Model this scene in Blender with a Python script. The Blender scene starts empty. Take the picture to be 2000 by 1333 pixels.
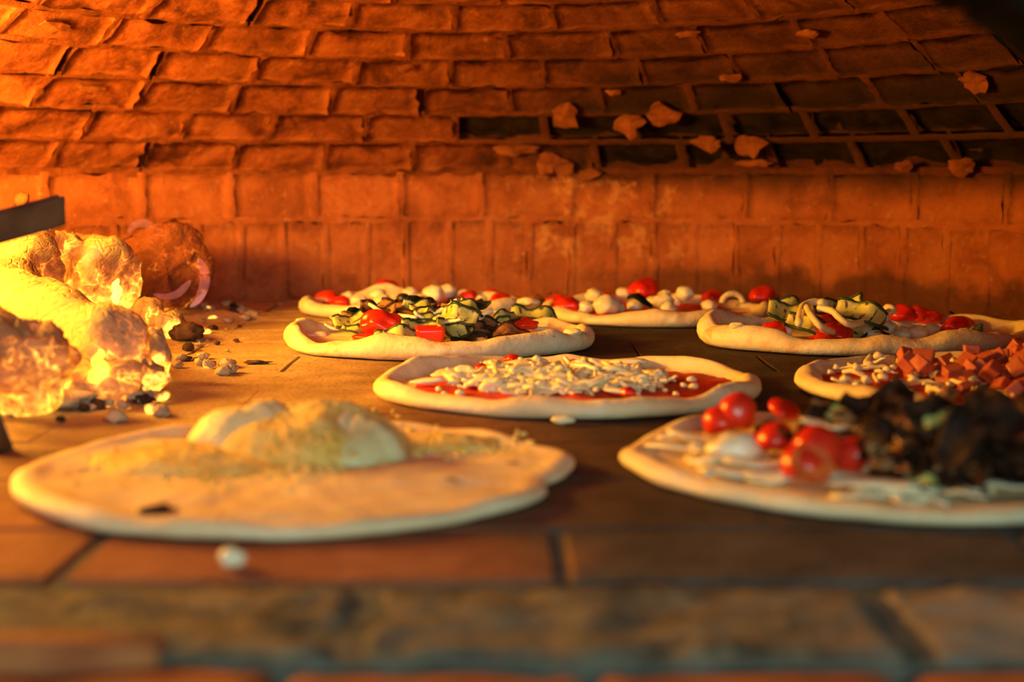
import bpy, bmesh, math, random
from mathutils import Vector, Matrix, noise

# ------------------------------------------------------------------ camera, world, lights, exposure
F = 2700.0                     # focal length in pixels of the 2000x1333 frame
CAM_H = 0.174                  # eye height above the oven floor
PITCH = math.atan(321.5 / F)
SC = bpy.context.scene
COL = SC.collection
cam_d = bpy.data.cameras.new('camera')
cam_d.lens = F / 2000 * 36
cam_d.sensor_width = 36
cam_d.clip_start = 0.01
cam_d.dof.use_dof = True
cam_d.dof.focus_distance = 1.34
cam_d.dof.aperture_fstop = 4.2
cam = bpy.data.objects.new('camera', cam_d)
cam.location = (0, 0, CAM_H)
cam.rotation_euler = (math.pi / 2 - PITCH, 0, 0)
COL.objects.link(cam)
SC.camera = cam

W = bpy.data.worlds.new('world'); SC.world = W; W.use_nodes = True
W.node_tree.nodes['Background'].inputs[0].default_value = (0.95, 0.95, 0.85, 1)
W.node_tree.nodes['Background'].inputs[1].default_value = 0.22

def point(name, loc, col, power, rad):
    l = bpy.data.lights.new(name, 'POINT'); l.color = col; l.energy = power; l.shadow_soft_size = rad
    o = bpy.data.objects.new(name, l); o.location = loc; COL.objects.link(o); return o
def area(name, loc, target, col, power, sx, sy):
    l = bpy.data.lights.new(name, 'AREA'); l.shape = 'RECTANGLE'; l.size = sx; l.size_y = sy; l.color = col; l.energy = power
    o = bpy.data.objects.new(name, l); o.location = loc
    o.rotation_euler = (Vector(target) - Vector(loc)).to_track_quat('-Z', 'Y').to_euler(); COL.objects.link(o); return o
FIRE = (1.0, 0.50, 0.040)
point('fire_light', (-0.69, 1.27, 0.25), FIRE, 29, 0.07)
point('fire_light', (-0.62, 1.48, 0.32), FIRE, 4.5, 0.05)
point('fire_light', (-0.67, 1.03, 0.25), FIRE, 24.0, 0.07)
area('mouth_daylight', (0.2, -1.5, 0.42), (0.0, 0.8, 0.0), (0.68, 0.98, 0.86), 22, 1.4, 0.35)  # unseen cool daylight through the mouth, set low so front rims catch it

SC.view_settings.view_transform = 'Standard'
SC.view_settings.look = 'None'
SC.view_settings.exposure = 0.12
SC.view_settings.gamma = 1.0
SC.view_settings.use_curve_mapping = False
SC.cycles.use_denoising = True
SC.cycles.sample_clamp_indirect = 3.0
SC.cycles.caustics_reflective = False
SC.cycles.caustics_refractive = False
SC.cycles.max_bounces = 8
SC.cycles.diffuse_bounces = 4

# ------------------------------------------------------------------ helpers
R = random.Random(7)
CA, SA = math.cos(PITCH), math.sin(PITCH)
def at(px, py, z=0.0):
    """the world point at height z seen at a pixel of the photograph"""
    dx = (px - 1000) / F; dy = (666.5 - py) / F
    d = Vector((dx, CA + dy * SA, -SA + dy * CA))
    t = (z - CAM_H) / d.z
    return Vector((0, 0, CAM_H)) + d * t
def at_y(px, py, y):
    """the world point at depth y seen at a pixel"""
    dx = (px - 1000) / F; dy = (666.5 - py) / F
    d = Vector((dx, CA + dy * SA, -SA + dy * CA))
    return Vector((0, 0, CAM_H)) + d * (y / d.y)
def N(x, y=0.0, z=0.0): return noise.noise(Vector((x, y, z)))
def smooth(a, b, x):
    t = min(1, max(0, (x - a) / (b - a))); return t * t * (3 - 2 * t)

def mdata(name, verts, faces, mat, sm=True):
    m = bpy.data.meshes.new(name); m.from_pydata([tuple(v) for v in verts], [], faces); m.update()
    if sm: m.polygons.foreach_set('use_smooth', [True] * len(m.polygons))
    if mat: m.materials.append(mat)
    return m
def link(name, m, parent=None, loc=(0, 0, 0), rot=(0, 0, 0), sc=(1, 1, 1)):
    o = bpy.data.objects.new(name, m); COL.objects.link(o)
    o.location = loc; o.rotation_euler = rot
    o.scale = sc if hasattr(sc, '__len__') else (sc, sc, sc)
    if parent: o.parent = parent
    return o
def tag(o, label=None, cat=None, group=None, kind=None):
    if label: o['label'] = label
    if cat: o['category'] = cat
    if group: o['group'] = group
    if kind: o['kind'] = kind
    return o

def blob(size, seed, amp=0.25, freq=1.6, sub=3, flat=None, fine=0.0, ridged=False):
    """noise shaped lump, unit sphere scaled by size; flat: cut below this local z (unit)"""
    bm = bmesh.new(); bmesh.ops.create_icosphere(bm, subdivisions=sub, radius=1.0)
    vs = []
    for v in bm.verts:
        p = v.co.copy()
        n = N(p.x * freq + seed * 3.1, p.y * freq - seed * 1.7, p.z * freq + seed)
        k = 1 + amp * n * 2
        if ridged: k += fine * (1 - 4 * abs(N(p.x * freq * 2.4 + seed, p.y * freq * 2.4, p.z * freq * 2.4)))
        elif fine: k += fine * N(p.x * freq * 4 + seed, p.y * freq * 4, p.z * freq * 4) * 2
        p = p * k
        if flat is not None and p.z < flat: p.z = flat + (p.z - flat) * 0.05
        vs.append((p.x * size[0], p.y * size[1], p.z * size[2]))
    fs = [[v.index for v in f.verts] for f in bm.faces]
    bm.free(); return vs, fs

def tube(pts, rad, n=8, flat=1.0, cap=True):
    vs, fs = [], []
    L = len(pts); pts = [Vector(p) for p in pts]
    up0 = Vector((0, 0, 1))
    for i, p in enumerate(pts):
        t = (pts[min(i + 1, L - 1)] - pts[max(i - 1, 0)]).normalized()
        s = t.cross(up0)
        if s.length < 1e-3: s = t.cross(Vector((0, 1, 0)))
        s.normalize(); u = s.cross(t).normalized()
        r = rad[i] if hasattr(rad, '__len__') else rad
        for k in range(n):
            a = 2 * math.pi * k / n
            vs.append(p + s * (math.cos(a) * r) + u * (math.sin(a) * r * flat))
    for i in range(L - 1):
        for k in range(n):
            k2 = (k + 1) % n
            fs.append([i * n + k, i * n + k2, (i + 1) * n + k2, (i + 1) * n + k])
    if cap:
        fs.append(list(range(n))[::-1]); fs.append([(L - 1) * n + k for k in range(n)])
    return vs, fs

def box_vf(x0, x1, y0, y1, z0, z1, b=0.0):
    """box with a bevelled top edge"""
    vs = [(x0, y0, z0), (x1, y0, z0), (x1, y1, z0), (x0, y1, z0),
          (x0, y0, z1 - b), (x1, y0, z1 - b), (x1, y1, z1 - b), (x0, y1, z1 - b),
          (x0 + b, y0 + b, z1), (x1 - b, y0 + b, z1), (x1 - b, y1 - b, z1), (x0 + b, y1 - b, z1)]
    fs = [[3, 2, 1, 0], [0, 1, 5, 4], [1, 2, 6, 5], [2, 3, 7, 6], [3, 0, 4, 7],
          [4, 5, 9, 8], [5, 6, 10, 9], [6, 7, 11, 10], [7, 4, 8, 11], [8, 9, 10, 11]]
    return vs, fs

# ------------------------------------------------------------------ materials
class NT:
    def __init__(s, name):
        s.m = bpy.data.materials.new(name); s.m.use_nodes = True
        s.t = s.m.node_tree; s.b = s.t.nodes['Principled BSDF']; s.out = s.t.nodes['Material Output']
        s.co = s.t.nodes.new('ShaderNodeTexCoord'); s.geo = s.t.nodes.new('ShaderNodeNewGeometry')
    def n(s, typ, **kw):
        nd = s.t.nodes.new(typ)
        for k, v in kw.items(): setattr(nd, k, v)
        return nd
    def l(s, a, b): s.t.links.new(a, b)
    def noise(s, scale, det=4, rough=0.55, src='Object', dist=0.0, vec=None):
        nd = s.n('ShaderNodeTexNoise'); nd.inputs['Scale'].default_value = scale
        nd.inputs['Detail'].default_value = det; nd.inputs['Roughness'].default_value = rough
        nd.inputs['Distortion'].default_value = dist
        s.l(vec if vec else (s.geo.outputs['Position'] if src == 'World' else s.co.outputs[src]), nd.inputs['Vector']); return nd.outputs['Fac']
    def ramp(s, fac, stops, interp='LINEAR'):
        r = s.n('ShaderNodeValToRGB'); s.l(fac, r.inputs[0]); e = r.color_ramp.elements; r.color_ramp.interpolation = interp
        while len(e) < len(stops): e.new(0.5)
        for el, (p, c) in zip(e, stops):
            el.position = p; el.color = (c, c, c, 1) if not hasattr(c, '__len__') else (*c[:3], 1)
        return r.outputs[0]
    def math(s, op, a, b=None, clamp=False):
        m = s.n('ShaderNodeMath', operation=op, use_clamp=clamp)
        for i, x in enumerate((a, b)):
            if x is None: continue
            if isinstance(x, (int, float)): m.inputs[i].default_value = x
            else: s.l(x, m.inputs[i])
        return m.outputs[0]
    def maprange(s, v, a, b, c=0.0, d=1.0):
        m = s.n('ShaderNodeMapRange', interpolation_type='SMOOTHSTEP'); s.l(v, m.inputs['Value'])
        for k, x in zip(('From Min', 'From Max', 'To Min', 'To Max'), (a, b, c, d)): m.inputs[k].default_value = x
        return m.outputs[0]
    def mix(s, fac, a, b, mode='MIX'):
        m = s.n('ShaderNodeMix', data_type='RGBA', blend_type=mode)
        for i, x in ((0, fac), (6, a), (7, b)):
            if isinstance(x, (int, float)): m.inputs[i].default_value = x
            elif hasattr(x, '__len__'): m.inputs[i].default_value = (*x[:3], 1)
            else: s.l(x, m.inputs[i])
        return m.outputs[2]
    def xyz(s, src='World'):
        x = s.n('ShaderNodeSeparateXYZ'); s.l(s.geo.outputs['Position'] if src == 'World' else s.co.outputs[src], x.inputs[0]); return x.outputs
    def rnd(s):
        o = s.n('ShaderNodeObjectInfo'); return o.outputs['Random']
    def bump(s, h, strength=0.5, dist=0.002):
        b = s.n('ShaderNodeBump'); b.inputs['Strength'].default_value = strength; b.inputs['Distance'].default_value = dist
        s.l(h, b.inputs['Height']); s.l(b.outputs[0], s.b.inputs['Normal'])
    def set(s, col=None, rough=0.6, spec=0.5, emis=None, estr=None):
        if col is not None:
            if hasattr(col, '__len__'): s.b.inputs['Base Color'].default_value = (*col[:3], 1)
            else: s.l(col, s.b.inputs['Base Color'])
        s.b.inputs['Roughness'].default_value = rough
        s.b.inputs['Specular IOR Level'].default_value = spec
        if emis is not None:
            if hasattr(emis, '__len__'): s.b.inputs['Emission Color'].default_value = (*emis[:3], 1)
            else: s.l(emis, s.b.inputs['Emission Color'])
            if isinstance(estr, (int, float)): s.b.inputs['Emission Strength'].default_value = estr
            else: s.l(estr, s.b.inputs['Emission Strength'])
        return s.m

def simple(name, c1, c2, scale=60, rough=0.6, bump=0.4, bscale=150, bd=0.0015, spec=0.4, lo=0.35, hi=0.65, src='Object', sss=0.0):
    t = NT(name)
    c = t.ramp(t.noise(scale, 4, src=src), [(lo, c1), (hi, c2)])
    if bump: t.bump(t.noise(bscale, 5, src=src), bump, bd)
    t.set(c, rough, spec)
    if sss:
        t.b.inputs['Subsurface Weight'].default_value = sss
        t.b.inputs['Subsurface Radius'].default_value = (0.006, 0.004, 0.002)
        t.b.inputs['Subsurface Scale'].default_value = 1.0
    return t.m

def brick_material(name, pal, soldier=False):
    t = NT(name)
    n1 = t.noise(17, 6, 0.68, 'World', 0.6); n2 = t.noise(120, 4, 0.6, 'World')
    c = t.ramp(n1, [(0.36, pal[0]), (0.5, pal[1]), (0.64, pal[2])])
    r = t.rnd()
    c = t.mix(t.math('MULTIPLY', r, 0.40), c, t.mix(0.45, c, (0.10, 0.025, 0.010)))
    c = t.mix(t.ramp(n2, [(0.60, 0.0), (0.78, 0.40)]), c, (0.62, 0.40, 0.24))
    c = t.mix(t.ramp(n2, [(0.24, 0.5), (0.38, 0.0)]), c, (0.05, 0.015, 0.008))
    p = t.xyz()
    nb = t.noise(11, 4, 0.6, 'World')
    if soldier:       # darker to the right: along the wall top, and a dark stain at its foot
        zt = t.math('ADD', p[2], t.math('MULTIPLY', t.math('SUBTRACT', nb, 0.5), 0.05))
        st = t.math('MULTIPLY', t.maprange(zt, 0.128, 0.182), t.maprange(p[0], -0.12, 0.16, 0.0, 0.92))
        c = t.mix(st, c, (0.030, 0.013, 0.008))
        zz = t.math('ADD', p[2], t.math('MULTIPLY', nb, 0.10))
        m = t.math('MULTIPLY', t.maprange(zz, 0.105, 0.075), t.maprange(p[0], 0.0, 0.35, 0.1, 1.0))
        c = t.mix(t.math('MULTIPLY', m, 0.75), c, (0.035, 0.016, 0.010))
        pale = t.math('MULTIPLY', t.ramp(t.noise(30, 6, 0.7, 'World'), [(0.50, 0.0), (0.62, 0.7)]), t.maprange(p[2], 0.04, 0.07))
        pale = t.math('MULTIPLY', pale, t.math('MULTIPLY', t.maprange(p[0], -0.05, 0.05), t.maprange(p[0], 0.32, 0.18)))
        c = t.mix(pale, c, (0.55, 0.24, 0.09))
    else:             # dome darkens toward the right; soot band above its springing
        right_dark = t.math('MULTIPLY', t.maprange(p[0], -0.35, 0.20, 0.0, 0.85), t.ramp(nb, [(0.35, 0.55), (0.65, 0.95)]))
        c = t.mix(right_dark, c, (0.048, 0.013, 0.006))
        c = t.mix(t.ramp(t.noise(6, 3, 0.5, 'World'), [(0.45, 0.0), (0.7, 0.4)]), c, (0.05, 0.014, 0.007))
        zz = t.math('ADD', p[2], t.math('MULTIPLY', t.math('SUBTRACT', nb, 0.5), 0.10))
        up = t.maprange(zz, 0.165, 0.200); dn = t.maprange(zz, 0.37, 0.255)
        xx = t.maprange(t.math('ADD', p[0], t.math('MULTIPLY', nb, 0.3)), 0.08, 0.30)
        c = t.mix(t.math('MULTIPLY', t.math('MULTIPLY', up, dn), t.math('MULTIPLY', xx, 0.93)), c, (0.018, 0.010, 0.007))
    t.bump(t.math('ADD', t.noise(55, 6, 0.65, 'World'), t.math('MULTIPLY', n2, 0.4)), 0.75, 0.004)
    return t.set(c, 0.9, 0.15)

M = {}
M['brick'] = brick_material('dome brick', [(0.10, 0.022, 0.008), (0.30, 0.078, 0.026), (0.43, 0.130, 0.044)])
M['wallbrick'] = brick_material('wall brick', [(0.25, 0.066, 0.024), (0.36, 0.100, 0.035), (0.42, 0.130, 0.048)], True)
M['spalled'] = simple('spalled sooty brick', (0.006, 0.004, 0.003), (0.022, 0.012, 0.009), 40, 0.95, 0.8, 60, 0.004, 0.1, src='World')
def mortar_material():
    t = NT('mortar'); p = t.xyz(); nb = t.noise(11, 4, 0.6, 'World')
    c = t.ramp(t.noise(35, 5, 0.6, 'World'), [(0.3, (0.10, 0.024, 0.009)), (0.7, (0.30, 0.085, 0.030))])
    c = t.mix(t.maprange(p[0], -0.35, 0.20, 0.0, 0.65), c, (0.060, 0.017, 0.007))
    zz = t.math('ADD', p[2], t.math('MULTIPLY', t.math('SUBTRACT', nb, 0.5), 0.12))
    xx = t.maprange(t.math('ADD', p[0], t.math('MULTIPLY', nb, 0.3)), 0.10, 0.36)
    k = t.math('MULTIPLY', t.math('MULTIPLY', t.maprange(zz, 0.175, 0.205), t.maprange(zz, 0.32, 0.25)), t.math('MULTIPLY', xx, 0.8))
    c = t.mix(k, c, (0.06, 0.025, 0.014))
    t.bump(t.noise(120, 5, 0.6, 'World'), 0.8, 0.003)
    return t.set(c, 0.95, 0.1)
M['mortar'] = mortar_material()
M['flake'] = simple('peeling plaster', (0.14, 0.040, 0.015), (0.28, 0.085, 0.032), 50, 0.9, 0.6, 120, 0.002, 0.15, src='World')
M['soot'] = simple('unlit sooty black', (0.004, 0.004, 0.004), (0.012, 0.010, 0.009), 30, 0.95, 0.5, 80, 0.003, 0.0, src='World')  # soot, plus the arch's unlit side put into the black

def floor_material():
    t = NT('oven floor tile'); p = t.xyz()
    n1 = t.noise(22, 6, 0.65, 'World'); n2 = t.noise(260, 4, 0.6, 'World'); n3 = t.noise(7, 4, 0.6, 'World')
    c = t.ramp(n1, [(0.30, (0.10, 0.045, 0.028)), (0.52, (0.20, 0.085, 0.05)), (0.72, (0.30, 0.14, 0.08))])
    c = t.mix(t.math('MULTIPLY', t.rnd(), 0.25), c, (0.10, 0.06, 0.05))
    # reddish cleaner bricks near the mouth, blackened further right
    clean = t.math('MULTIPLY', t.maprange(t.math('ADD', p[0], t.math('MULTIPLY', n3, 0.15)), 0.12, -0.02), t.maprange(p[1], 0.82, 0.66))
    c = t.mix(t.math('MULTIPLY', clean, 0.85), c, t.ramp(n1, [(0.35, (0.26, 0.075, 0.035)), (0.65, (0.40, 0.14, 0.065))]))
    dark = t.math('MULTIPLY', t.maprange(p[0], -0.06, 0.10), t.maprange(p[1], 0.60, 0.70))
    c = t.mix(t.math('MULTIPLY', dark, 0.88), c, t.ramp(n1, [(0.35, (0.015, 0.010, 0.009)), (0.65, (0.045, 0.028, 0.022))]))
    # pale wood ash lies thick around the fire and thins out
    d = t.math('ADD', p[0], t.math('MULTIPLY', t.math('SUBTRACT', n3, 0.5), 0.35))
    ash = t.math('MULTIPLY', t.maprange(d, -0.02, -0.24), t.maprange(p[1], 0.80, 1.02))
    ash = t.math('MULTIPLY', ash, t.ramp(n2, [(0.30, 0.45), (0.55, 1.0)]))
    c = t.mix(ash, c, t.ramp(n1, [(0.3, (0.36, 0.25, 0.15)), (0.7, (0.54, 0.40, 0.25))]))
    # grey dust to the right of the mouth
    e = t.math('ADD', p[0], t.math('MULTIPLY', t.math('SUBTRACT', n3, 0.5), 0.2))
    dust = t.math('MULTIPLY', t.maprange(e, -0.01, 0.05), t.maprange(p[1], 0.74, 0.62))
    c = t.mix(t.math('MULTIPLY', dust, 0.92), c, t.ramp(n1, [(0.3, (0.035, 0.032, 0.030)), (0.7, (0.10, 0.090, 0.082))]))
    c = t.mix(t.ramp(n2, [(0.22, 0.7), (0.36, 0.0)]), c, (0.03, 0.018, 0.012))
    t.bump(t.math('ADD', n2, t.math('MULTIPLY', t.noise(70, 5, 0.6, 'World'), 1.0)), 0.6, 0.002)
    return t.set(c, 0.85, 0.25)
M['floor'] = floor_material()
def stone_material():
    t = NT('rough threshold stone')
    n1 = t.noise(40, 6, 0.65, 'World', 0.5); n2 = t.noise(13, 4, 0.6, 'World'); p = t.xyz()
    c = t.ramp(n1, [(0.34, (0.04, 0.03, 0.02)), (0.46, (0.12, 0.095, 0.065)), (0.60, (0.24, 0.18, 0.105)), (0.75, (0.34, 0.25, 0.14))])
    c = t.mix(t.ramp(n2, [(0.42, 0.0), (0.60, 0.7)]), c, (0.16, 0.15, 0.125))
    c = t.mix(t.math('MULTIPLY', t.maprange(p[0], 0.09, 0.20), 0.75), c, (0.30, 0.24, 0.19))
    t.bump(t.noise(45, 6, 0.65, 'World'), 0.9, 0.005)
    return t.set(c, 0.9, 0.2)
M['stone'] = stone_material()
M['joint'] = simple('grey joint', (0.07, 0.072, 0.062), (0.14, 0.14, 0.12), 60, 0.9, 0.6, 150, 0.002, 0.2, src='World')
M['redbrick'] = simple('red front brick', (0.30, 0.09, 0.035), (0.46, 0.17, 0.06), 30, 0.85, 0.7, 90, 0.003, 0.2, src='World')

def dough_material(name, baked):
    t = NT(name)
    n1 = t.noise(14, 4, 0.5); n2 = t.noise(70, 4, 0.55)
    c = t.ramp(n1, [(0.30, (0.74, 0.56, 0.33)), (0.5, (0.84, 0.68, 0.44)), (0.72, (0.90, 0.78, 0.56))])
    c = t.mix(t.ramp(n2, [(0.52, 0.0), (0.70, 0.35 if not baked else 0.5)]), c, (0.70, 0.42, 0.18))
    if baked:
        c = t.mix(t.ramp(t.noise(26, 4, 0.6), [(0.57, 0.0), (0.72, 0.75)]), c, (0.50, 0.22, 0.07))
        c = t.mix(t.ramp(t.noise(60, 3, 0.6), [(0.68, 0.0), (0.76, 0.8)]), c, (0.12, 0.05, 0.02))
    t.bump(t.math('ADD', t.math('MULTIPLY', t.noise(45, 4), 1.5), t.math('MULTIPLY', t.noise(220, 3), 0.3)), 0.5, 0.003)
    return t.set(c, 0.62, 0.35)
M['dough'] = dough_material('raw pizza dough', False)
M['baked'] = dough_material('baking pizza dough', True)
M['sauce'] = simple('tomato sauce', (0.42, 0.016, 0.004), (0.62, 0.055, 0.010), 45, 0.5, 0.5, 130, 0.002, 0.2)
M['cheese'] = simple('shredded cheese', (0.80, 0.66, 0.36), (0.90, 0.80, 0.55), 60, 0.42, 0.2, 150, 0.001, 0.5)
M['mozz'] = simple('white cheese', (0.78, 0.66, 0.42), (0.90, 0.82, 0.62), 40, 0.35, 0.3, 120, 0.001, 0.5)
M['powder'] = simple('grated hard cheese', (0.84, 0.56, 0.12), (0.95, 0.76, 0.27), 60, 0.75, 1.0, 230, 0.004, 0.3)
M['burrata'] = simple('soft cheese', (0.62, 0.60, 0.32), (0.82, 0.78, 0.50), 18, 0.5, 0.7, 140, 0.003, 0.4)
M['tomato'] = simple('tomato skin', (0.55, 0.012, 0.006), (0.78, 0.035, 0.010), 30, 0.28, 0.15, 60, 0.001, 0.5)
M['tomatoflesh'] = simple('cut tomato', (0.58, 0.05, 0.012), (0.80, 0.18, 0.04), 120, 0.28, 0.6, 130, 0.002, 0.6)
M['ham'] = simple('diced ham', (0.42, 0.085, 0.045), (0.58, 0.16, 0.085), 50, 0.4, 0.25, 140, 0.001, 0.5)
M['rind'] = simple('dark green rind', (0.012, 0.030, 0.010), (0.035, 0.070, 0.018), 80, 0.45, 0.3, 120, 0.001, 0.4)
M['olive'] = simple('black olive', (0.010, 0.008, 0.010), (0.025, 0.018, 0.02), 60, 0.3, 0.1, 120, 0.001, 0.5)
M['leaf'] = simple('dark basil', (0.010, 0.022, 0.010), (0.022, 0.04, 0.016), 60, 0.5, 0.3, 120, 0.001, 0.4)
M['auber'] = simple('grilled aubergine flesh', (0.10, 0.035, 0.014), (0.50, 0.25, 0.09), 45, 0.6, 0.7, 120, 0.002, 0.35)
M['aubskin'] = simple('aubergine skin', (0.010, 0.005, 0.005), (0.07, 0.028, 0.014), 55, 0.65, 0.6, 120, 0.002, 0.15)
M['mushroom'] = simple('pale mushroom', (0.78, 0.62, 0.32), (0.90, 0.78, 0.50), 50, 0.5, 0.3, 150, 0.001, 0.4)
M['iron'] = simple('black iron', (0.05, 0.04, 0.032), (0.13, 0.10, 0.075), 25, 0.6, 0.5, 90, 0.001, 0.4)
M['ash'] = simple('wood ash', (0.42, 0.30, 0.20), (0.66, 0.52, 0.36), 40, 0.95, 0.9, 110, 0.004, 0.1)
M['char'] = simple('charcoal', (0.02, 0.012, 0.010), (0.12, 0.06, 0.04), 40, 0.85, 0.9, 90, 0.004, 0.2)

def zucchini_material():
    t = NT('grilled zucchini flesh')
    c = t.ramp(t.noise(50, 4), [(0.35, (0.40, 0.38, 0.09)), (0.65, (0.66, 0.60, 0.20))])
    w = t.n('ShaderNodeTexWave'); w.inputs['Scale'].default_value = 28; w.inputs['Distortion'].default_value = 5.0; w.inputs['Detail Scale'].default_value = 1.5
    t.l(t.co.outputs['Object'], w.inputs['Vector'])
    m = t.math('MULTIPLY', t.ramp(w.outputs['Fac'], [(0.72, 0.0), (0.92, 1.0)]), t.ramp(t.noise(60, 3), [(0.46, 0.0), (0.56, 0.95)]))
    c = t.mix(m, c, (0.07, 0.025, 0.010))
    c = t.mix(t.ramp(t.noise(40, 3), [(0.56, 0.0), (0.7, 0.7)]), c, (0.30, 0.17, 0.05))
    t.bump(t.noise(120, 4), 0.4, 0.001)
    return t.set(c, 0.45, 0.45)
M['zucchini'] = zucchini_material()

def ember_material(name, ash, heat_lo, heat_hi, strength, crack=1.0, bias=0.0):
    """glows in its cracks and on its underside, pale ash on top"""
    t = NT(name); p = t.xyz('Object')
    n1 = t.noise(28, 5, 0.6); n2 = t.noise(85, 5, 0.65)
    v = t.n('ShaderNodeTexVoronoi', feature='DISTANCE_TO_EDGE'); v.inputs['Scale'].default_value = 42
    vm = t.n('ShaderNodeVectorMath', operation='ADD'); sc = t.n('ShaderNodeVectorMath', operation='SCALE')
    nn = t.n('ShaderNodeTexNoise'); nn.inputs['Scale'].default_value = 30; t.l(t.co.outputs['Object'], nn.inputs['Vector'])
    t.l(nn.outputs['Color'], sc.inputs[0]); sc.inputs['Scale'].default_value = 0.11
    t.l(t.co.outputs['Object'], vm.inputs[0]); t.l(sc.outputs[0], vm.inputs[1]); t.l(vm.outputs[0], v.inputs['Vector'])
    cr = t.ramp(v.outputs['Distance'], [(0.0, 1.0), (0.10, 0.0)])
    h = t.maprange(t.math('ADD', p[2], t.math('MULTIPLY', t.math('SUBTRACT', n1, 0.5), -0.09)), heat_hi, heat_lo)
    h = t.math('ADD', h, bias)
    h = t.math('ADD', h, t.math('MULTIPLY', t.math('MULTIPLY', cr, crack), t.ramp(n1, [(0.45, 0.0), (0.62, 0.55)])))
    h = t.math('MULTIPLY', h, t.ramp(n2, [(0.30, 0.45), (0.62, 1.0)]), True)
    ec = t.ramp(h, [(0.0, (0.7, 0.02, 0.0)), (0.35, (1.0, 0.16, 0.01)), (0.7, (1.0, 0.42, 0.03)), (1.0, (1.0, 0.62, 0.06))])
    c = t.ramp(n2, [(0.3, tuple(x * 0.62 for x in ash)), (0.65, ash)])
    t.bump(t.math('ADD', t.math('MULTIPLY', n2, 1.0), t.math('MULTIPLY', cr, -0.25)), 0.7, 0.005)
    return t.set(c, 0.95, 0.1, ec, t.math('MULTIPLY', t.math('POWER', h, 1.6), strength))
M['ember_hot'] = ember_material('glowing ember', (0.50, 0.33, 0.18), -0.045, 0.040, 2.2, 1.0)
M['ember_ash'] = ember_material('ash covered ember', (0.52, 0.36, 0.21), -0.045, 0.028, 2.4, 1.0)
M['ember_dim'] = ember_material('charred log end', (0.22, 0.065, 0.028), -0.10, 0.0, 1.6, 1.3)
M['ember_bit'] = ember_material('hot crumb', (0.58, 0.42, 0.28), -0.012, 0.010, 2.6, 0.5, 0.0)
M['ash_bit'] = ember_material('ash crumb', (0.56, 0.42, 0.30), -0.03, -0.008, 0.8, 0.4, 0.0)

def flame_material(name, col, strength):
    m = bpy.data.materials.new(name); m.use_nodes = True; t = m.node_tree
    t.nodes.remove(t.nodes['Principled BSDF'])
    e = t.nodes.new('ShaderNodeEmission'); e.inputs[0].default_value = (*col, 1); e.inputs[1].default_value = strength
    t.links.new(e.outputs[0], t.nodes['Material Output'].inputs['Volume']); return m
M['flame'] = flame_material('yellow flame', (1.0, 0.40, 0.03), 40)
M['flame_mauve'] = flame_material('mauve flame', (0.9, 0.34, 0.26), 1.3)
M['wisp'] = flame_material('thin pale flame', (0.9, 0.45, 0.25), 0.5)

# ------------------------------------------------------------------ the oven shell
CX, CY, RAD = -0.05, 1.20, 0.80       # the round oven, centre and radius
H1, H2 = 0.113, 0.180                 # top of the upright course, springing of the dome
ANG = math.radians(42); RC = RAD / math.sin(ANG)
def prof(s):
    """radius, height, lean of the profile at arc length s (0 at the floor)"""
    if s <= H2: return RAD, s, 0.0
    a = ANG - (s - H2) / RC
    return RC * math.sin(a), H2 + RC * (math.cos(a) - math.cos(ANG)), 1.0
def shellp(phi, s, w=0.0):
    """phi from the back (+y), clockwise; w inward"""
    r, h, k = prof(s)
    a = ANG - (s - H2) / RC
    nr, nz = (1.0, 0.0) if k == 0 else (math.sin(a), math.cos(a))
    r -= w * nr; h -= w * nz
    return Vector((CX + r * math.sin(phi), CY + r * math.cos(phi), h))
SMAX = H2 + RC * ANG
MOUTH_Y = 0.535

floor = tag(link('floor', mdata('floor', *box_vf(-0.95, 0.95, 0.489, 2.05, -0.09, -0.0032), M['joint'], False)), 'oven floor of dark bricks and tiles', None, None, 'structure')
tag(link('mortar_bed', mdata('mortar_bed', *box_vf(-0.95, 0.95, 0.37, 0.489, -0.09, -0.022), M['joint'], False), floor), None, None, None, None)
wall = tag(bpy.data.objects.new('wall_back', None), 'curved back wall of upright orange bricks', None, None, 'structure'); COL.objects.link(wall)
dome = tag(bpy.data.objects.new('ceiling', None), 'brick dome of the oven, flaking and sooty', None, None, 'structure'); COL.objects.link(dome)

def shell(name, s0, s1, ns, parent, mat):
    vs, fs = [], []; npz = 120
    for i in range(ns + 1):
        s = s0 + (s1 - s0) * i / ns
        for k in range(npz): vs.append(shellp(2 * math.pi * k / npz, min(s, SMAX - 1e-4), -0.016))
    for i in range(ns):
        for k in range(npz):
            q = [i * npz + k, i * npz + (k + 1) % npz, (i + 1) * npz + (k + 1) % npz, (i + 1) * npz + k]
            if sum(vs[j].y for j in q) / 4 > MOUTH_Y + 0.03: fs.append(q)
    return link(name, mdata(name, vs, fs, mat), parent)
shell('wall_core', -0.006, H2, 4, wall, M['mortar'])
shell('dome_core', H2, SMAX, 24, dome, M['mortar'])

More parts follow.
